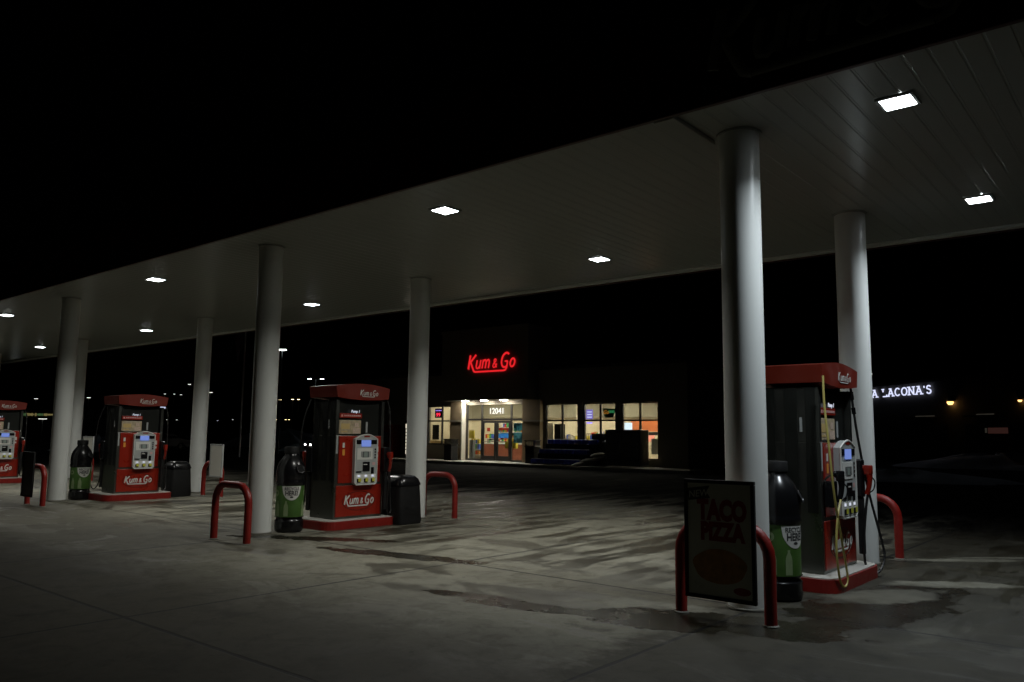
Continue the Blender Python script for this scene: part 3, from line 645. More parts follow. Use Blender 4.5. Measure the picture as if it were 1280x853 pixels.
# ------------------------------------------------------------------ shop
YF = 25.0
def shop():
    t = tag(empty('shop_building', (-25, YF, .3)), 'low brick convenience shop with lit windows, a raised entrance tower and red script sign', 'building')
    t.location = (0, 0, 0)
    z0, z1 = .30, 5.1
    wall = MB()
    def w(x0, x1, a, c, m=wall, y0=YF, y1=YF+.3): m.box(x0, x1, y0, y1, a, c)
    zt, zs = 3.36, 1.12                      # window head and sill
    # front wall, left to right
    w(-39.0, -30.45, z0, zt); w(-30.449, -28.3, z0, zs); w(-28.299, -27.42, z0, zt)
    w(-23.05, -21.75, z0, zt); w(-21.749, -15.1, z0, .62); w(-19.65, -19.38, .621, zt); w(-17.42, -17.14, .621, zt)
    w(-15.099, -13.6, z0, zt); w(-39.0, -13.6, zt+.001, z1)
    w(-39, -38.7, z0, z1, wall, YF+.301, YF+14); w(-13.9, -13.6, z0, z1, wall, YF+.301, YF+14); w(-39, -13.6, z0, z1, wall, YF+14.001, YF+14.3)
    wall.build('wall', stucco, t)
    b = MB(); b.box(-39.1, -13.5, YF-.06, YF+.36, z1+.002, z1+.16, .01); b.box(-38.9, -13.7, YF+.37, YF+14.2, z1-.4, z1-.2); b.build('roof', trim_dk, t)
    tw = MB(); tw.box(-28.45, -22.2, YF-.9, YF-.002, 3.58, 7.35); tw.box(-28.45, -22.2, YF+.001, YF+1.0, z1+.17, 7.35)
    tw.box(-28.5, -22.15, YF-.95, YF+1.05, 7.352, 7.5); tw.build('entrance_tower', stucco, t)
    # split block piers with a stone ledge
    ledge = pmat('ledge', (.36, .32, .24), .8)
    for a_, c_, zs_ in ((-28.30, -27.46, (2.42, .98)), (-23.02, -21.85, (2.42,))):
        pr = MB().box(a_, c_, YF-.30, YF-.003, z0, 3.575).build('stone_pier', stone, t)
        for zz_ in zs_: MB().box(a_-.03, c_+.03, YF-.34, YF-.004, zz_, zz_+.09).build('stone_ledge', ledge, pr)
    MB().box(-27.44, -27.36, YF-.32, YF-.002, z0, 3.57).build('door_post', MATS.get('pale') or pmat('pale', (.6, .56, .46), .6), t)
    # windows
    def win(x0, x1, za, zb, mull, zr):
        f = MB(); d = .07
        f.box(x0, x1, YF+.04, YF+.12, za, za+d); f.box(x0, x1, YF+.04, YF+.12, zb-d, zb)
        f.box(x0, x0+d, YF+.04, YF+.12, za+d, zb-d); f.box(x1-d, x1, YF+.04, YF+.12, za+d, zb-d)
        for m in mull: f.box(m-.045, m+.045, YF+.038, YF+.122, za+d, zb-d)
        f.box(x0+d, x1-d, YF+.036, YF+.124, zr-.04, zr+.04)
        fo = f.build('window', trim_dk, t)
        MB().box(x0+d, x1-d, YF+.078, YF+.084, za+d, zb-d).build('pane', glass_m, fo)
    win(-30.44, -28.31, zs, 3.355, [-29.28], 2.48)
    win(-21.74, -19.66, .625, 3.355, [-20.68], 2.48); win(-19.37, -17.43, .625, 3.355, [-18.36], 2.48); win(-17.13, -15.11, .625, 3.355, [-16.12], 2.48)
    # entrance glazing
    f = MB(); x0, x1 = -27.35, -23.06
    for m in (-27.31, -26.2, -24.08, -23.10): f.box(m-.04, m+.04, YF+.04, YF+.14, z0, 3.55)
    f.box(-27.27, -23.14, YF+.038, YF+.138, 2.50, 2.60); f.box(-27.27, -23.14, YF+.038, YF+.138, 3.45, 3.55); f.box(-27.27, -26.24, YF+.038, YF+.138, z0, z0+.1); f.box(-24.04, -23.14, YF+.038, YF+.138, z0, z0+.1)
    fo = f.build('window', trim_dk, t)
    MB().box(-27.27, -26.24, YF+.085, YF+.091, z0+.1, 3.45).build('pane', glass_m, fo)
    MB().box(-24.04, -23.14, YF+.085, YF+.091, z0+.1, 3.45).build('pane', glass_m, fo)
    MB().box(-26.16, -24.12, YF+.085, YF+.091, 2.6, 3.45).build('pane', glass_m, fo)
    for a, c, hx in ((-26.155, -25.15, -25.27), (-25.13, -24.125, -25.0)):
        f = MB(); f.box(a, a+.13, YF+.05, YF+.11, z0+.02, 2.48); f.box(c-.13, c, YF+.05, YF+.11, z0+.02, 2.48); f.box(a+.13, c-.13, YF+.05, YF+.11, z0+.02, z0+.28); f.box(a+.13, c-.13, YF+.05, YF+.11, 2.36, 2.48)
        d = f.build('door', trim_dk, t)
        MB().box(a+.13, c-.13, YF+.078, YF+.084, z0+.28, 2.36).build('pane', glass_m, d)
        b = MB(); b.tube([(a+.1, YF-.02, 1.36), (c-.1, YF-.02, 1.36)], .018, 8); b.build('handle', steel, d)
    text('house_number', '12041', .45, num_m, frame((-25.1, YF+.03, 2.86), (1, 0, 0), (0, 0, 1)), t, ext=.01, off=.004)
    lo = logo('lit_sign', red_neon, (-24.72, YF-.96, 5.58), (1, 0, 0), (0, 0, 1), .76, t, w=.062)
    for x in (-27.0, -25.6, -24.2):
        MB().lathe([(.19, 3.553), (.19, 3.578)], 20, x, YF-.45).build('soffit_light', soffit_l, t)
    # interior
    i = MB(); i.box(-38.6, -14.0, YF+.32, YF+13.9, z0-.1, z0+.002); i.build('floor', int_floor, t)
    i = MB(); i.box(-38.6, -14.0, YF+.32, YF+13.9, 3.9, 4.0); i.build('inner_ceiling', int_ceil, t)
    # the camera looks in at an angle: X(x, d), Z(z, d) carry a point of the glass line to depth d behind it
    def X(x, d): return x+(x-3.5)/32.96*d
    def Z(z, d): return 1.7+(z-1.7)*(32.96+d)/32.96
    def slab(name, x0, x1, za, zb, d, m, th=.05, par=None):
        return MB().box(X(x0, d), X(x1, d), YF+d, YF+d+th, max(z0+.003, Z(za, d)), Z(zb, d)).build(name, m, par or t)
    i = MB(); i.box(-38.6, -14.0, YF+8.5, YF+8.6, z0+.003, 3.899); i.box(-38.68, -38.6, YF+.32, YF+8.6, z0+.003, 3.899); i.box(-14.1, -13.91, YF+.32, YF+8.49, z0+.003, 3.899)
    i.box(-34.2, -31.0, YF+3.0, YF+3.1, z0+.003, 3.899); i.box(X(-19.8, 5), X(-19.5, 5), YF+5, YF+5.3, z0+.003, 3.899); i.build('inner_wall', int_wall, t)
    for x in (-36, -32, -28.6, -25.2, -21.8, -18.6, -15.8):
        for y in (1.6, 4.2, 6.8):
            MB().box(x-.6, x+.6, YF+y-.13, YF+y+.13, 3.86, 3.898).build('ceiling_lamp', int_lamp, t)
    slab('shaded_upper_wall', -31.0, -14.6, 2.62, 3.40, 8.2, pmat('shaded_upper_wall', (.22, .20, .14), .7))  # band whose darker colour paints in the dimness high on the wall
    slab('orange_panel', -16.6, -15.0, 1.95, 2.5, 6, orange_w)
    slab('grey_bulkhead', -16.9, -15.0, 1.78, 1.93, 5.8, black_mt)
    menu = pmat('menu', (.3, .05, .03), .4, emit=(1, .42, .28), es=.75)
    slab('menu_screen', -16.1, -15.72, 1.48, 1.78, 5.7, menu); slab('menu_screen', -15.65, -15.35, 1.48, 1.78, 5.7, menu)
    slab('steel_fridge', -15.5, -15.1, .9, 1.62, 1.2, grey_pl, .4); slab('menu_screen', -17.05, -16.55, 1.80, 2.36, 1.0, screen_w)
    def counter(x0, x1, zt2, d, m=brown_ct): 
        c_ = slab('counter', x0, x1, 0, zt2, d, m, .5)
        slab('counter_top', x0-.05, x1+.05, zt2, zt2+.05, d-.03, white_pl, .56, c_)
    counter(-26.15, -23.05, 1.22, 2.2)
    def shelf(x0, x1, d, levels, zt2):
        x0, x1, zt2 = X(x0, d), X(x1, d), Z(zt2, d); y = YF+d; levels = [max(z0+.1, Z(z, d)) for z in levels]
        b = MB(); b.box(x0, x1, y+.28, y+.32, z0+.003, zt2)
        for z in levels: b.box(x0, x1, y-.02, y+.279, z, z+.03)
        so_ = b.build('shelf', white_pl, t)
        pal = [(.6, .05, .03), (.65, .5, .06), (.06, .12, .5), (.05, .3, .1), (.7, .65, .55), (.5, .2, .05), (.3, .25, .2)]
        groups = [MB() for _ in pal]
        for z in levels:
            x = x0+.03
            while x < x1-.12:
                wd = random.uniform(.07, .2); hh = random.uniform(.12, .28); groups[random.randrange(len(pal))].box(x, x+wd*.92, y+.01, y+.25, z+.031, z+.031+hh); x += wd
        for k_, g in enumerate(groups):
            mn = 'goods_%d' % k_
            g.build('goods', MATS.get(mn) or pmat(mn, pal[k_], .45, var=.3, vscale=15), so_)
    shelf(-25.0, -23.1, 4.5, (1.32, 1.55, 1.85, 2.1), 2.3); shelf(-25.9, -25.3, 3.2, (1.25, 1.5), 1.75)
    shelf(-20.6, -19.7, 2.5, (.6, .9, 1.2, 1.5), 1.7); shelf(-19.3, -17.5, 3.0, (.6, .9, 1.2, 1.5), 1.62); shelf(-18.9, -17.5, 5.0, (1.2, 1.5, 1.7), 1.85)
    shelf(-26.95, -26.3, 1.6, (.6, .9, 1.2), 1.45)
    slab('red_banner', -25.0, -24.2, 1.98, 2.08, 4.4, red_paint); slab('blue_display', -24.95, -24.15, 1.55, 1.8, 3.0, pmat('bd', (.03, .20, .65), .4), .2)
    wp = translucent('window_print', (.22, .50, .60), 5)
    slab('window_poster', -23.85, -23.2, 1.3, 1.85, .3, wp, .003); slab('window_poster', -23.85, -23.25, 1.95, 2.35, .3, wp, .003)
    slab('yellow_stand', -24.45, -23.7, 1.0, 1.38, .8, yellow_s, .2); slab('yellow_sign', -27.1, -26.7, 1.5, 1.95, .6, yellow_s, .04); slab('grey_stand', -27.05, -26.8, .4, 1.42, .6, grey_dk, .2)
    slab('framed_sign', -25.75, -25.55, 1.9, 2.1, 6, red_paint)
    slab('dark_poster', -30.0, -29.5, 1.4, 2.25, .6, black_mt); slab('wood_panel', -30.2, -28.5, .3, 1.35, 1.2, pmat('pale_wood', (.55, .40, .18), .5, var=.2))
    slab('cooler_cabinet', -21.15, -20.75, .3, 2.3, .6, black_mt, .4); slab('white_sign', -21.6, -21.25, 1.5, 2.35, .6, white_pl)
    # lit signs in the windows
    b = MB(); b.box(-29.98, -29.42, YF+.145, YF+.16, 2.66, 3.2); s = b.build('window_sign', black_mt, t)
    b = MB(); [b.box(-29.92+.13*q, -29.83+.13*q, YF+.14, YF+.144, 3.06, 3.11) for q in range(4)]; b.build('lit_line', led_blue, s)
    text('lit_digits', '99', .3, led_red, frame((-29.7, YF+.14, 2.74), (1, 0, 0), (0, 0, 1)), s, ext=.002, off=.006, sx=1.2)
    b = MB(); b.box(-19.27, -18.88, YF+.145, YF+.16, 2.55, 3.02); s = b.build('window_sign', MATS.get('vio') or pmat('vio', (.1, .08, .3), .4, emit=(.30, .22, .95), es=.6), t)
    b = MB(); [b.box(-19.22, -18.93, YF+.14, YF+.144, z, z+.05) for z in (2.62, 2.75, 2.88)]; b.build('lit_line', led_white, s)
    b = MB(); b.box(-19.25, -18.90, YF+.145, YF+.155, 2.32, 2.40); b.build('lit_strip', led_blue, s)
    b = MB(); b.prism([(-18.3, 3.08), (-17.52, 3.04), (-17.62, 2.78), (-17.7, 2.62), (-18.15, 2.62), (-18.2, 2.76)], 1, YF+.145, YF+.16); s = b.build('window_sign', MATS.get('dg') or pmat('dg', (.04, .12, .05), .4), t)
    text('script', 'Go', .26, MATS.get('ors') or pmat('ors', (.7, .3, .03), .4, emit=(1, .4, .05), es=.3), frame((-18.1, YF+.14, 2.80), (1, 0, 0), (0, 0, 1)), s, ext=.002, off=.004, shear=.3)
    b = MB(); [b.box(-17.95+.09*q, -17.89+.09*q, YF+.14, YF+.144, 2.84, 2.97) for q in range(4)]; b.build('lit_line', MATS.get('grn') or pmat('grn', (.1, .5, .2), .4, emit=(.1, .8, .3), es=.25), s)
shop()
# outside the shop
def can(x, y, label):
    t = tag(empty('litter_bin', (x, y, .3)), label, 'litter bin', 'dark litter bins at the shop door')
    MB().box(-.28, .28, -.28, .28, 0, .82, .03).build('body', black_mt, t)
    b = MB(); b.box(-.31, .31, -.31, .31, .821, .88, .01)
    for sx in (-.27, .23): b.box(sx, sx+.04, -.28, .28, .881, 1.12)
    b.box(-.31, .31, -.31, .31, 1.121, 1.17, .01); b.build('lid', black_pl, t)
can(-27.5, 24.0, 'dark litter bin left of the shop entrance'); can(-21.75, 24.0, 'dark litter bin right of the shop entrance')
def pack(x, y, z, label):
    t = tag(empty('water_pack', (x, y, z)), label, 'water bottles', 'blue wrapped packs of bottled water')
    MB().box(-.19, .19, -.14, .14, 0, .21, .03).build('wrapped_body', blue_film, t, smooth=True)
    b = MB()
    for i in range(5):
        for j in range(3): b.lathe([(.026, .205), (.024, .24)], 8, -.14+.07*i, -.09+.09*j)
    b.build('caps', cap_m, t)
    return t
root_p = None
rows = [(0, 7, .302), (1, 7, .302), (2, 7, .302)]
names3 = ('front row', 'middle row', 'back row'); ordn = ('leftmost', 'second', 'third', 'fourth', 'fifth', 'sixth', 'rightmost')
for r in range(3):
    for c in range(7):
        for lv in range(r*1+1, r*1+2):
            z = .302+.24*(2*r)+.04
            x = -21.35+.42*c+.28*r; y = 23.7+.32*r
            lab = '%s blue water pack in the %s of the stepped stack outside the window' % (ordn[c], names3[r])
            if root_p is None: root_p = pack(x, y, z, lab)
            else:
                q = copy_tree(root_p); q.location = (x, y, z); q['label'] = lab
t = tag(empty('display_rack', (0, 0, 0)), 'dark stepped rack that carries the blue water packs', 'display rack')
for r in range(3):
    MB().box(-21.6+.28*r, -18.6+.28*r, 23.54+.32*r, 23.855+.32*r, .301, .338+.48*r).build('step', black_mt, t)
for k, (x, y, z, a, lab) in enumerate(((-18.55, 23.55, .30, 10, 'lowest pale sack lying at the foot of the sack pile'), (-18.1, 23.75, .30, -6, 'pale sack at the right of the sack pile'), (-18.2, 23.7, .47, 14, 'pale sack in the second layer of the pile'), (-17.8, 23.9, .55, 4, 'pale sack sloping on the right of the pile'), (-17.75, 23.9, .74, 18, 'topmost pale sack of the pile'))):
    b = MB(); vs = []; fs = []; nx, ny = 12, 8
    for sgn in (1, -1):
        o0 = len(vs)
        for j in range(ny+1):
            for i in range(nx+1):
                u = i/nx*2-1; v = j/ny*2-1
                hgt = .09*(1-abs(u)**3)**.6*(1-abs(v)**3)**.6+.012*math.sin(7*u+k)*math.cos(5*v)*(1-u*u)*(1-v*v)
                vs.append((u*.33, v*.22, .09+sgn*hgt))
        for j in range(ny):
            for i in range(nx): fs.append((o0+j*(nx+1)+i, o0+j*(nx+1)+i+1, o0+(j+1)*(nx+1)+i+1, o0+(j+1)*(nx+1)+i))
    b._add(vs, fs); bmesh.ops.remove_doubles(b.bm, verts=b.bm.verts, dist=.002)
    o = b.build('salt_sack', salt_m, smooth=True, loc=(x, y, z)); o.rotation_euler = (0, R_(-12), R_(a)); tag(o, lab, 'sack', 'pale sacks piled outside the shop window')
t = tag(empty('ice_merchandiser', (-16.4, 24.3, .3)), 'dark chest freezer in front of the right hand shop window', 'ice freezer')
MB().box(-.95, .95, -.4, .4, .06, 1.72, .03).build('body', box_dk, t)
for x in (-.92, .02):
    d = MB().box(x, x+.90, -.43, -.402, .3, 1.6, .01).build('door', black_pl, t); MB().box(x+.8, x+.83, -.47, -.431, .8, 1.1).build('handle', steel, d)
t = tag(empty('propane_cage', (-18.1, 24.6, .3)), 'dark tank cage left of the ice freezer before the shop window', 'gas cage')
b = MB(); [b.box(-.6+.1*i, -.585+.1*i, -.26, -.245, .05, 1.5) for i in range(13)]; b.box(-.6, .615, -.265, -.24, .02, .05); b.box(-.6, .615, -.265, -.24, 1.5, 1.53); b.build('mesh_door', black_mt, t)
MB().box(-.6, .615, .2, .23, .02, 1.5).build('back_panel', black_mt, t)
for i in range(3):
    for zz in (0, .7): MB().lathe([(.1, .08+zz), (.15, .14+zz), (.15, .4+zz), (.1, .46+zz), (.04, .5+zz)], 14, -.42+.36*i, -.02).build('gas_bottle', grey_dk, t, smooth=True)
# left wing: kiosk and lit vending machine
t = tag(empty('vending_machine', (-31.05, 24.55, .3)), 'lit vending machine front just left of the column, at the shop wall', 'vending machine')
MB().box(-.55, .45, -.3, .35, .03, 2.2, .02).build('cabinet', black_mt, t)
b = MB(); b.box(-.43, .38, -.306, -.302, .25, 2.0); ft = b.build('lit_front', MATS.get('vf') or pmat('vf', (.5, .5, .45), .4, emit=(1, .9, .7), es=.9), t)
b = MB(); [b.box(-.43, .38, -.31, -.3065, .48+.2*i, .53+.2*i) for i in range(7)]; [b.box(-.43+.2*i, -.40+.2*i, -.311, -.3062, .25, 1.75) for i in range(5)]; b.build('product_rows', black_mt, ft)
t = tag(empty('rental_kiosk', (-33.0, 24.5, .3)), 'dim red self service kiosk left of the lit vending machine', 'kiosk')
MB().box(-.5, .45, -.35, .35, .03, 1.75, .03).build('cabinet', red_dull, t); MB().box(-.52, .47, -.37, .37, 1.752, 1.95, .02).build('top_sign', red_dull, t); MB().box(-.35, .1, -.36, -.352, .9, 1.5).build('screen', grey_dk, t)

# ------------------------------------------------------------------ beyond: lamps, flagpole, neighbours, cars, snow
def street(x, y, z, lens, label, w=.55, two=0, d=(1, 0), group='street lamps in the dark beyond the canopy', r=.07):
    t = tag(empty('street_lamp', (x, y, .15)), label, 'street lamp', group)
    h = z-.15; MB().lathe([(r*1.5, 0), (r, .5), (r*.7, h+.05)], 10).build('pole', grey_dk, t)
    dv = Vector((d[0], d[1], 0)).normalized(); pv = Vector((-dv.y, dv.x, 0))
    for s in ((-1, 1) if two else (1,)):
        a = dv*s*(two if two else .0)
        m = frame((a.x, a.y, h), dv, pv)
        b = MB()
        if two: b.tube([(0, 0, h-.15), (a.x*.8, a.y*.8, h+.06)], .03, 6)
        b.M = m; b.box(-w/2, w/2, -.16, .16, .05, .14, .02); hd = b.build('lamp_head', grey_dk, t)
        b = MB(); b.M = m; b.box(-w/2+.03, w/2-.03, -.14, .14, .0, .049); b.build('lens', lens, hd)
    return t
Fw = (.767, .64)     # across the line of sight
street(-48.03, 26.76, 7.86, street_w, 'brightest street lamp, beside the second fascia side column', .62, d=Fw)
street(-79.4, 52.95, 8.4, street_w, 'twin headed street lamp left above the middle pump', .45, two=.78, d=Fw)
for p, s, lab in (((-108.3, 55.2, 7.56), .55, 'single street lamp right of the third back column'), ((-110.6, 53.0, 8.72), .4, 'faint street lamp left of the third back column'),
                  ((-152.6, 70.4, 9.1), .35, 'left one of three small lamps above the third pump'), ((-151.2, 71.6, 9.1), .35, 'middle one of three small lamps above the third pump'), ((-150.2, 72.5, 9.0), .35, 'right one of three small lamps above the third pump'),
                  ((-139.5, 42.3, 6.7), .55, 'street lamp above the topper of the farthest pump'), ((-123.2, 42.9, 6.5), .5, 'left lamp of a close pair right of the far left columns'), ((-122.4, 43.5, 6.55), .5, 'right lamp of a close pair right of the far left columns'),
                  ((-293, 111.1, 5.4), .6, 'tiny lamp low over the road, left of three beside the far columns'), ((-290.6, 113.1, 5.4), .6, 'tiny lamp low over the road, middle of three beside the far columns'), ((-288, 115.2, 5.4), .6, 'tiny lamp low over the road, right of three beside the far columns'),
                  ((-271.4, 129.1, 5.7), .6, 'tiny lamp right beside the third pump topper end'), ((-269.7, 130.5, 5.7), .6, 'second tiny lamp right of the third pump topper'), ((-267.1, 132.7, 5.7), .6, 'third tiny lamp right of the third pump topper'),
                  ((-256.1, 141.9, 5.6), .5, 'faint tiny lamp low between back column and flagpole'), ((-252, 145.3, 6.0), .6, 'tiny lamp low just left of the flagpole')):
    street(*p, street_f, lab, s, d=Fw, r=.05)
for p, s, lab in (((-126.3, 79.5, 7.8), .45, 'left greenish yellow lamp of three right of the second column'), ((-124.5, 81.0, 7.9), .5, 'middle warm lamp of three right of the second column'), ((-123.6, 81.7, 7.9), .5, 'right warm lamp of three right of the second column'),
                  ((-222.9, 143.4, 5.8), .6, 'low warm lamp right beside the second column'), ((-220.5, 145.4, 5.9), .6, 'low warm lamp, left of a close pair behind the bottle bin'), ((-219.7, 146.1, 5.9), .6, 'low warm lamp, right of a close pair behind the bottle bin')):
    street(*p, street_y, lab, s, d=Fw, r=.05)
street(-95.1, 27.55, 2.9, street_f, 'low white lamp between the far pump and the far left column', .85, d=Fw); street(-75.3, 17.8, 3.24, street_w, 'low white lamp seen through the upper part of the farthest pump', .5, d=Fw)
t = tag(empty('flagpole', (-41.8, 19.8, .15)), 'thin white flagpole left of the second column', 'flagpole')
MB().lathe([(.07, 0), (.06, 2), (.045, 8.6)], 14).build('pole', pole_wm, t, smooth=True); MB().lathe([(.02, 8.6), (.09, 8.68), (.02, 8.77)], 12).build('finial', steel, t)
b = MB(); vs = []; fs = []
for j in range(11):
    for i in range(17):
        u = i/16; v = j/10
        vs.append((-.08-1.1*u, .16*math.sin(9*u+2*v)*u+.5*u*u*.3, 6.9+1.5*v-.75*u*u*(1.2-v*.5)))
for j in range(10):
    for i in range(16): fs.append((j*17+i, j*17+i+1, (j+1)*17+i+1, (j+1)*17+i))
b._add(vs, fs); fl = b.build('flag', flag_m, t, smooth=True)
sd = fl.modifiers.new('thick', 'SOLIDIFY'); sd.thickness = .006

# neighbouring shop row with the lit serif sign
A = Vector((-14.91, 57.53, 4.80)); B = Vector((-9.51, 52.87, 4.85)); du = (B-A); du.z = 0; du.normalize(); nn = Vector((du.y, -du.x, 0))
t = tag(empty('neighbour_building', (0, 0, 0)), 'dark low building behind the right hand pump, carrying the white serif sign', 'building')
o0 = A+nn*(-.12); o0.z = 0
def lm(): 
    b = MB(); b.M = frame((o0.x, o0.y, 0), du, -nn); return b
frm = Matrix((du, -nn, Vector((0, 0, 1)))).transposed().to_4x4(); frm.translation = Vector((o0.x, o0.y, .15))
b = MB(); b.M = frm; b.box(-14, 34.0, .0, 12, 0, 5.6); b.build('wall', bld_m, t)
b = MB(); b.M = frm; b.box(-14.1, 34.1, -.1, 12.1, 5.602, 5.8); b.build('roof', trim_dk, t)
for x in (-10, -6, -2, 2, 6, 10, 14, 18, 22, 26, 30):
    b = MB(); b.M = frm; b.box(x, x+2.4, -.03, -.002, .4, 2.6); wn = b.build('window', trim_dk, t)
# the letters
adv = {'scale': .60}; s = "MAMA LACONA'S"; tot = 0; items = []
hcap = .54
for ch in s: items.append((ch, tot)); tot += SER[ch][0]
x_end = (B-A).dot(du)+.05
unit = .80
b = MB(); b.M = frm
nrm = (frm.to_3x3() @ Vector((0, 0, 1)))
broken = MB(); broken.M = frm
sg = tag(empty('lit_wall_sign', (0, 0, 0)), "white lit serif letter sign LACONA'S on the dark building", 'sign')
for idx, (ch, off) in enumerate(items):
    lb = MB(); x0 = x_end-(tot-off)*unit; z_b = 4.78
    for q, st in enumerate(SER[ch][1]):
        if ch == 'L' and q == 0: st = [(.2, .62), (.2, 1)]            # the stem of the L is partly dark
        lb.tube([frm @ Vector((x0+x*unit, -.14-.002*q, z_b+z*hcap)) for x, z in st], .047 if ch != 'M' else .047, 6)
    for (x, z) in SER[ch][2]:
        if ch == 'L' and z == 0: continue
        lb.tube([frm @ Vector((x0+(x-.17)*unit, -.15, z_b+z*hcap)), frm @ Vector((x0+(x+.17)*unit, -.15, z_b+z*hcap))], .042, 6)
    if SER[ch][1]: lb.build('letter', led_white, sg)
# small fragment sign between column and pump
t = tag(empty('lit_road_sign', (-24.35, 60.2, .15)), 'small white lit mark between the nearest column and its pump', 'sign')
MB().lathe([(.08, 0), (.08, 3.6)], 10).build('pole', grey_dk, t)
b = MB(); b.M = Matrix.Rotation(R_(30), 4, 'Z'); b.box(-.8, .5, -.05, .05, 3.61, 5.0, .02); bx = b.build('sign_box', black_mt, t)
b = MB(); b.M = Matrix.Rotation(R_(30), 4, 'Z'); b.box(-.05, .20, -.06, -.052, 4.1, 4.75); b.box(-.02, .28, -.06, -.052, 3.75, 4.0); b.build('lit_mark', led_white, bx)
# far commercial strip, left
t = tag(empty('far_store_row', (-162, 50, .15)), 'distant store row with a blurred yellow green lit band behind the far pump', 'building')
dl = Vector((5.4, 4.55, 0)).normalized(); fm = Matrix((dl, Vector((-dl.y, dl.x, 0)), Vector((0, 0, 1)))).transposed().to_4x4()
b = MB(); b.M = fm; b.box(-9, 9, .3, 10, 0, 5.6); b.build('wall', bld_m, t)
bandm = pmat('lit_band', (.1, .1, .05), .5, emit=(.9, .75, .28), es=.16); bandg = pmat('lit_band_green', (.1, .1, .05), .5, emit=(.4, .8, .3), es=.10); bandw = emat('lit_band_white', (.95, .95, .7), .7)
x = -5.2
for m_, x1_ in ((bandm, -3.7), (bandg, -1.6), (bandm, .4), (bandg, 1.6), (bandm, 4.2), (bandw, 5.2)):
    b = MB(); b.M = fm
    while x < x1_-.1:
        w_ = random.uniform(.12, .34); h_ = random.uniform(.1, .32); b.box(x, x+w_, .2, .29, 4.42-h_, 4.42+h_*.8); x += w_+random.uniform(.04, .16)
    b.build('lit_band', m_, t); x = x1_+random.uniform(.1, .3)
t = tag(empty('lit_pylon_sign', (-192.2, 90.0, .15)), 'tiny blue white lit sign right of the third pump topper', 'sign')
MB().lathe([(.12, 0), (.12, 6.9)], 8).build('pole', grey_dk, t); b = MB(); b.M = fm; b.box(-.75, .75, -.1, .1, 6.91, 7.9, .02); pb = b.build('sign_box', black_mt, t)
b = MB(); b.M = fm; [b.box(x, x+.38, -.12, -.102, 7.2, 7.65) for x in (-.65, -.2, .25)]; b.build('lit_face', led_white, pb)
# gooseneck wall lamps on the right
def wlamp(x, y, z, label, s=1):
    t = tag(empty('wall_lamp', (x, y, z)), label, 'wall lamp'); r = .28*s
    MB().lathe([(r, 0), (r*.95, .1*s), (r*.4, .3*s), (r*.2, .34*s)], 16).build('shade', grey_dk, t); b = MB(); b.lathe([(r*.5, -.28*s), (r*.9, -.12*s), (r*.9, -.01)], 16); b.build('bulb', wall_l, t)
    MB().box(-.12, .12, .0, .5, .345*s, .36*s+.06).build('bracket', grey_dk, t)
wlamp(-8.15, 51.55, 4.28, 'warm orange wall lamp to the right of the serif sign', .8); wlamp(-3.7, 47.75, 4.15, 'small orange lamp at the right picture edge', .45)
def part_at(name, x0, x1, y0, y1, za, zb, m, par):
    b = MB(); b.M = frm; b.box(x0, x1, y0, y1, za-.15, zb-.15); return b.build(name, m, par)
dim_w = emat('dim_strip', (1, .9, .7), .02); dim_r = emat('dim_red_window', (1, .42, .34), .022)
nb_ = [o for o in bpy.data.objects if o.name == 'neighbour_building'][0]
for xa, xb in ((5.2, 7.2), (11.1, 12.6)):
    aw = part_at('porch_roof', xa-.2, xb+.2, -.9, -.01, 3.2, 3.3, trim_dk, nb_); part_at('added_glow_strip', xa, xb, -.07, -.04, 3.33, 3.40, dim_w, aw)  # glowing strips added to imitate faint glints, no lamps there
part_at('lit_window', 12.0, 13.6, -.04, -.005, 2.16, 2.52, dim_r, nb_); part_at('lit_window', 11.75, 11.92, -.04, -.005, 2.2, 2.5, dim_w, nb_)
street(-22.97, 86.9, 9.02, street_f, 'small white lamp just right of the back column, above the serif sign', .35, d=Fw)
t = tag(empty('far_building', (-8, 88, .15), R_(-30)), 'long dark building with porch roofs far behind on the right', 'building')
MB().box(-22, 26, 0, 10, 0, 5.2).build('wall', bld_m, t); MB().prism([(-.6, 5.2), (10.6, 5.2), (5, 7.4)], 0, -22.5, 26.5).build('roof', trim_dk, t)
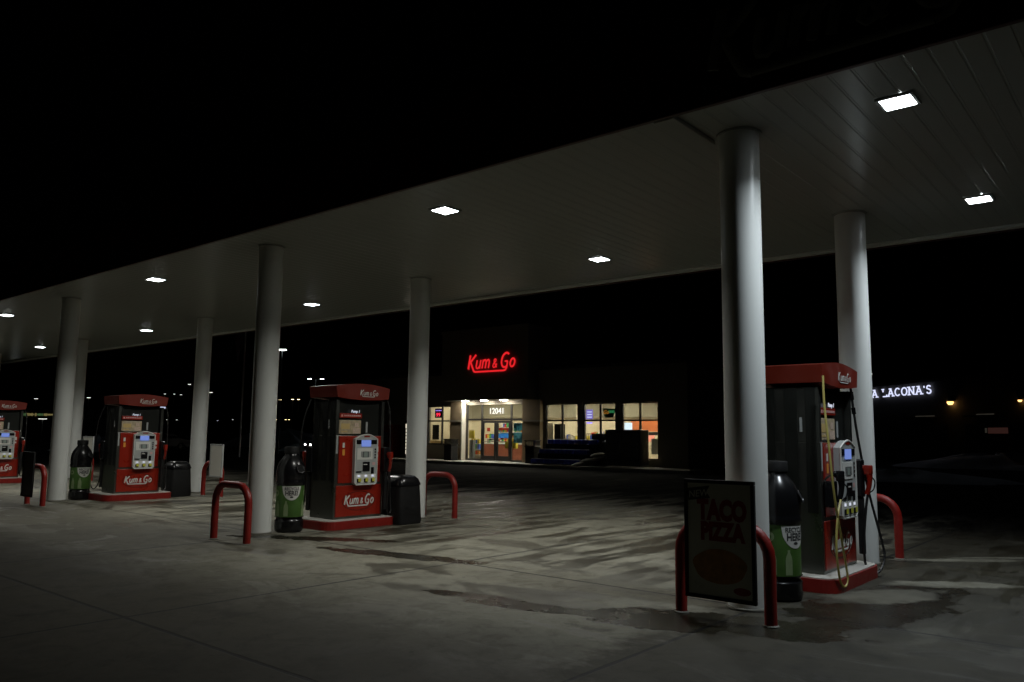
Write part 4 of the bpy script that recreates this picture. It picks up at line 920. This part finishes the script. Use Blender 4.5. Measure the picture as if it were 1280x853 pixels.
# cars
def car(x, y, rz, paint, label, heads=False, tails=False):
    t = tag(empty('parked_car', (x, y, .15), rz), label, 'car', 'cars beyond the forecourt')
    side = [(-2.2, .35), (-2.25, .75), (-2.1, .95), (-1.55, 1.0), (-1.0, 1.42), (.45, 1.45), (1.15, 1.0), (2.0, .88), (2.25, .7), (2.25, .35)]
    b = MB(); n = len(side); vs = []
    for yy, ins in ((-.86, .0), (-.74, 1), (.74, 1), (.86, 0)):
        vs += [(px_, yy if pz < 1.02 else math.copysign(abs(yy)-.14, yy), pz) for px_, pz in side]
    fs = [list(range(n)), list(range(4*n-1, 3*n-1, -1))]
    for j in range(3): fs += [(j*n+i, j*n+(i+1) % n, (j+1)*n+(i+1) % n, (j+1)*n+i) for i in range(n)]
    b._add(vs, fs); b.build('body', paint, t)
    g = MB()
    for s_ in (-1, 1): g.box(-1.2, .75, s_*.80-.005, s_*.80+.005, 1.02, 1.36)
    g.prism([(.52, 1.44), (.56, 1.46), (1.16, 1.04), (1.1, 1.02)], 1, -.62, .62); g.build('windows', black_pl, t)
    for wx in (-1.4, 1.4):
        for s_ in (-1, 1):
            w_ = MB(); w_.M = Matrix.Translation((wx, s_*.80, .33)) @ Matrix.Rotation(R_(90), 4, 'X'); w_.lathe([(.24, -.1), (.33, -.08), (.33, .08), (.24, .1)], 20); wh = w_.build('wheel', tyre_m, t)
            w_ = MB(); w_.M = Matrix.Translation((wx, s_*.80, .33)) @ Matrix.Rotation(R_(90), 4, 'X'); w_.lathe([(.2, -.108), (.2, .108)], 16); w_.build('rim', steel, wh)
    for s_ in (-1, 1):
        MB().box(2.24, 2.27, s_*.62-.14, s_*.62+.14, .62, .74).build('headlight', headl if heads else grey_pl, t)
        MB().box(-2.29, -2.24, s_*.62-.16, s_*.62+.16, .74, .88).build('tail_light', tail_m if tails else red_dull, t)
car(-46.3, 30.8, R_(-108), car_dk, 'dark car with its headlights on, behind the second column', heads=True)
car(-60, 24, R_(60), car_dk, 'dark car parked beyond the third pump, lamps off')
# old snow banks
def snow(x, y, rx, ry, h, label, seed):
    rnd = random.Random(seed); ph = [rnd.uniform(0, 6) for _ in range(6)]
    b = MB(); n, m = 40, 9; vs = [(0, 0, h)]; fs = []
    for j in range(1, m+1):
        for k in range(n):
            a = 2*math.pi*k/n; t_ = j/m; wv = 1+.18*math.sin(2*a+ph[0])+.1*math.sin(5*a+ph[1])+.06*math.sin(9*a+ph[2])
            z = h*(1-t_**1.6)*(1+.3*math.sin(4*a+ph[3]+5*t_)+.15*math.sin(9*a+ph[4]+9*t_))-(.05 if j == m else 0)
            vs.append((rx*t_*wv*math.cos(a), ry*t_*wv*math.sin(a), z))
    fs = [(0, 1+k, 1+(k+1) % n) for k in range(n)]+[(1+(j-1)*n+k, 1+j*n+k, 1+j*n+(k+1) % n, 1+(j-1)*n+(k+1) % n) for j in range(1, m) for k in range(n)]
    b._add(vs, fs); tag(b.build('snow_bank', snow_m, smooth=True, loc=(x, y, .15)), label, 'snow pile', 'old snow banks around the forecourt')
snow(-5.0, 25.5, 3.6, 2.2, .35, 'low old snow bank on the right beyond the red hoop', 1)
snow(-4.5, 44.6, 6, 2.5, .7, 'far snow bank at the right picture edge', 2)
snow(-70, 42, 9, 3, 1.5, 'snow bank between the back column and the second column', 3)
snow(-52, 34, 5, 2.5, 1.0, 'snow bank behind the bottle bin and the middle pump', 4)
snow(-62, 20, 6, 3, .9, 'snow bank right behind the third pump', 5)
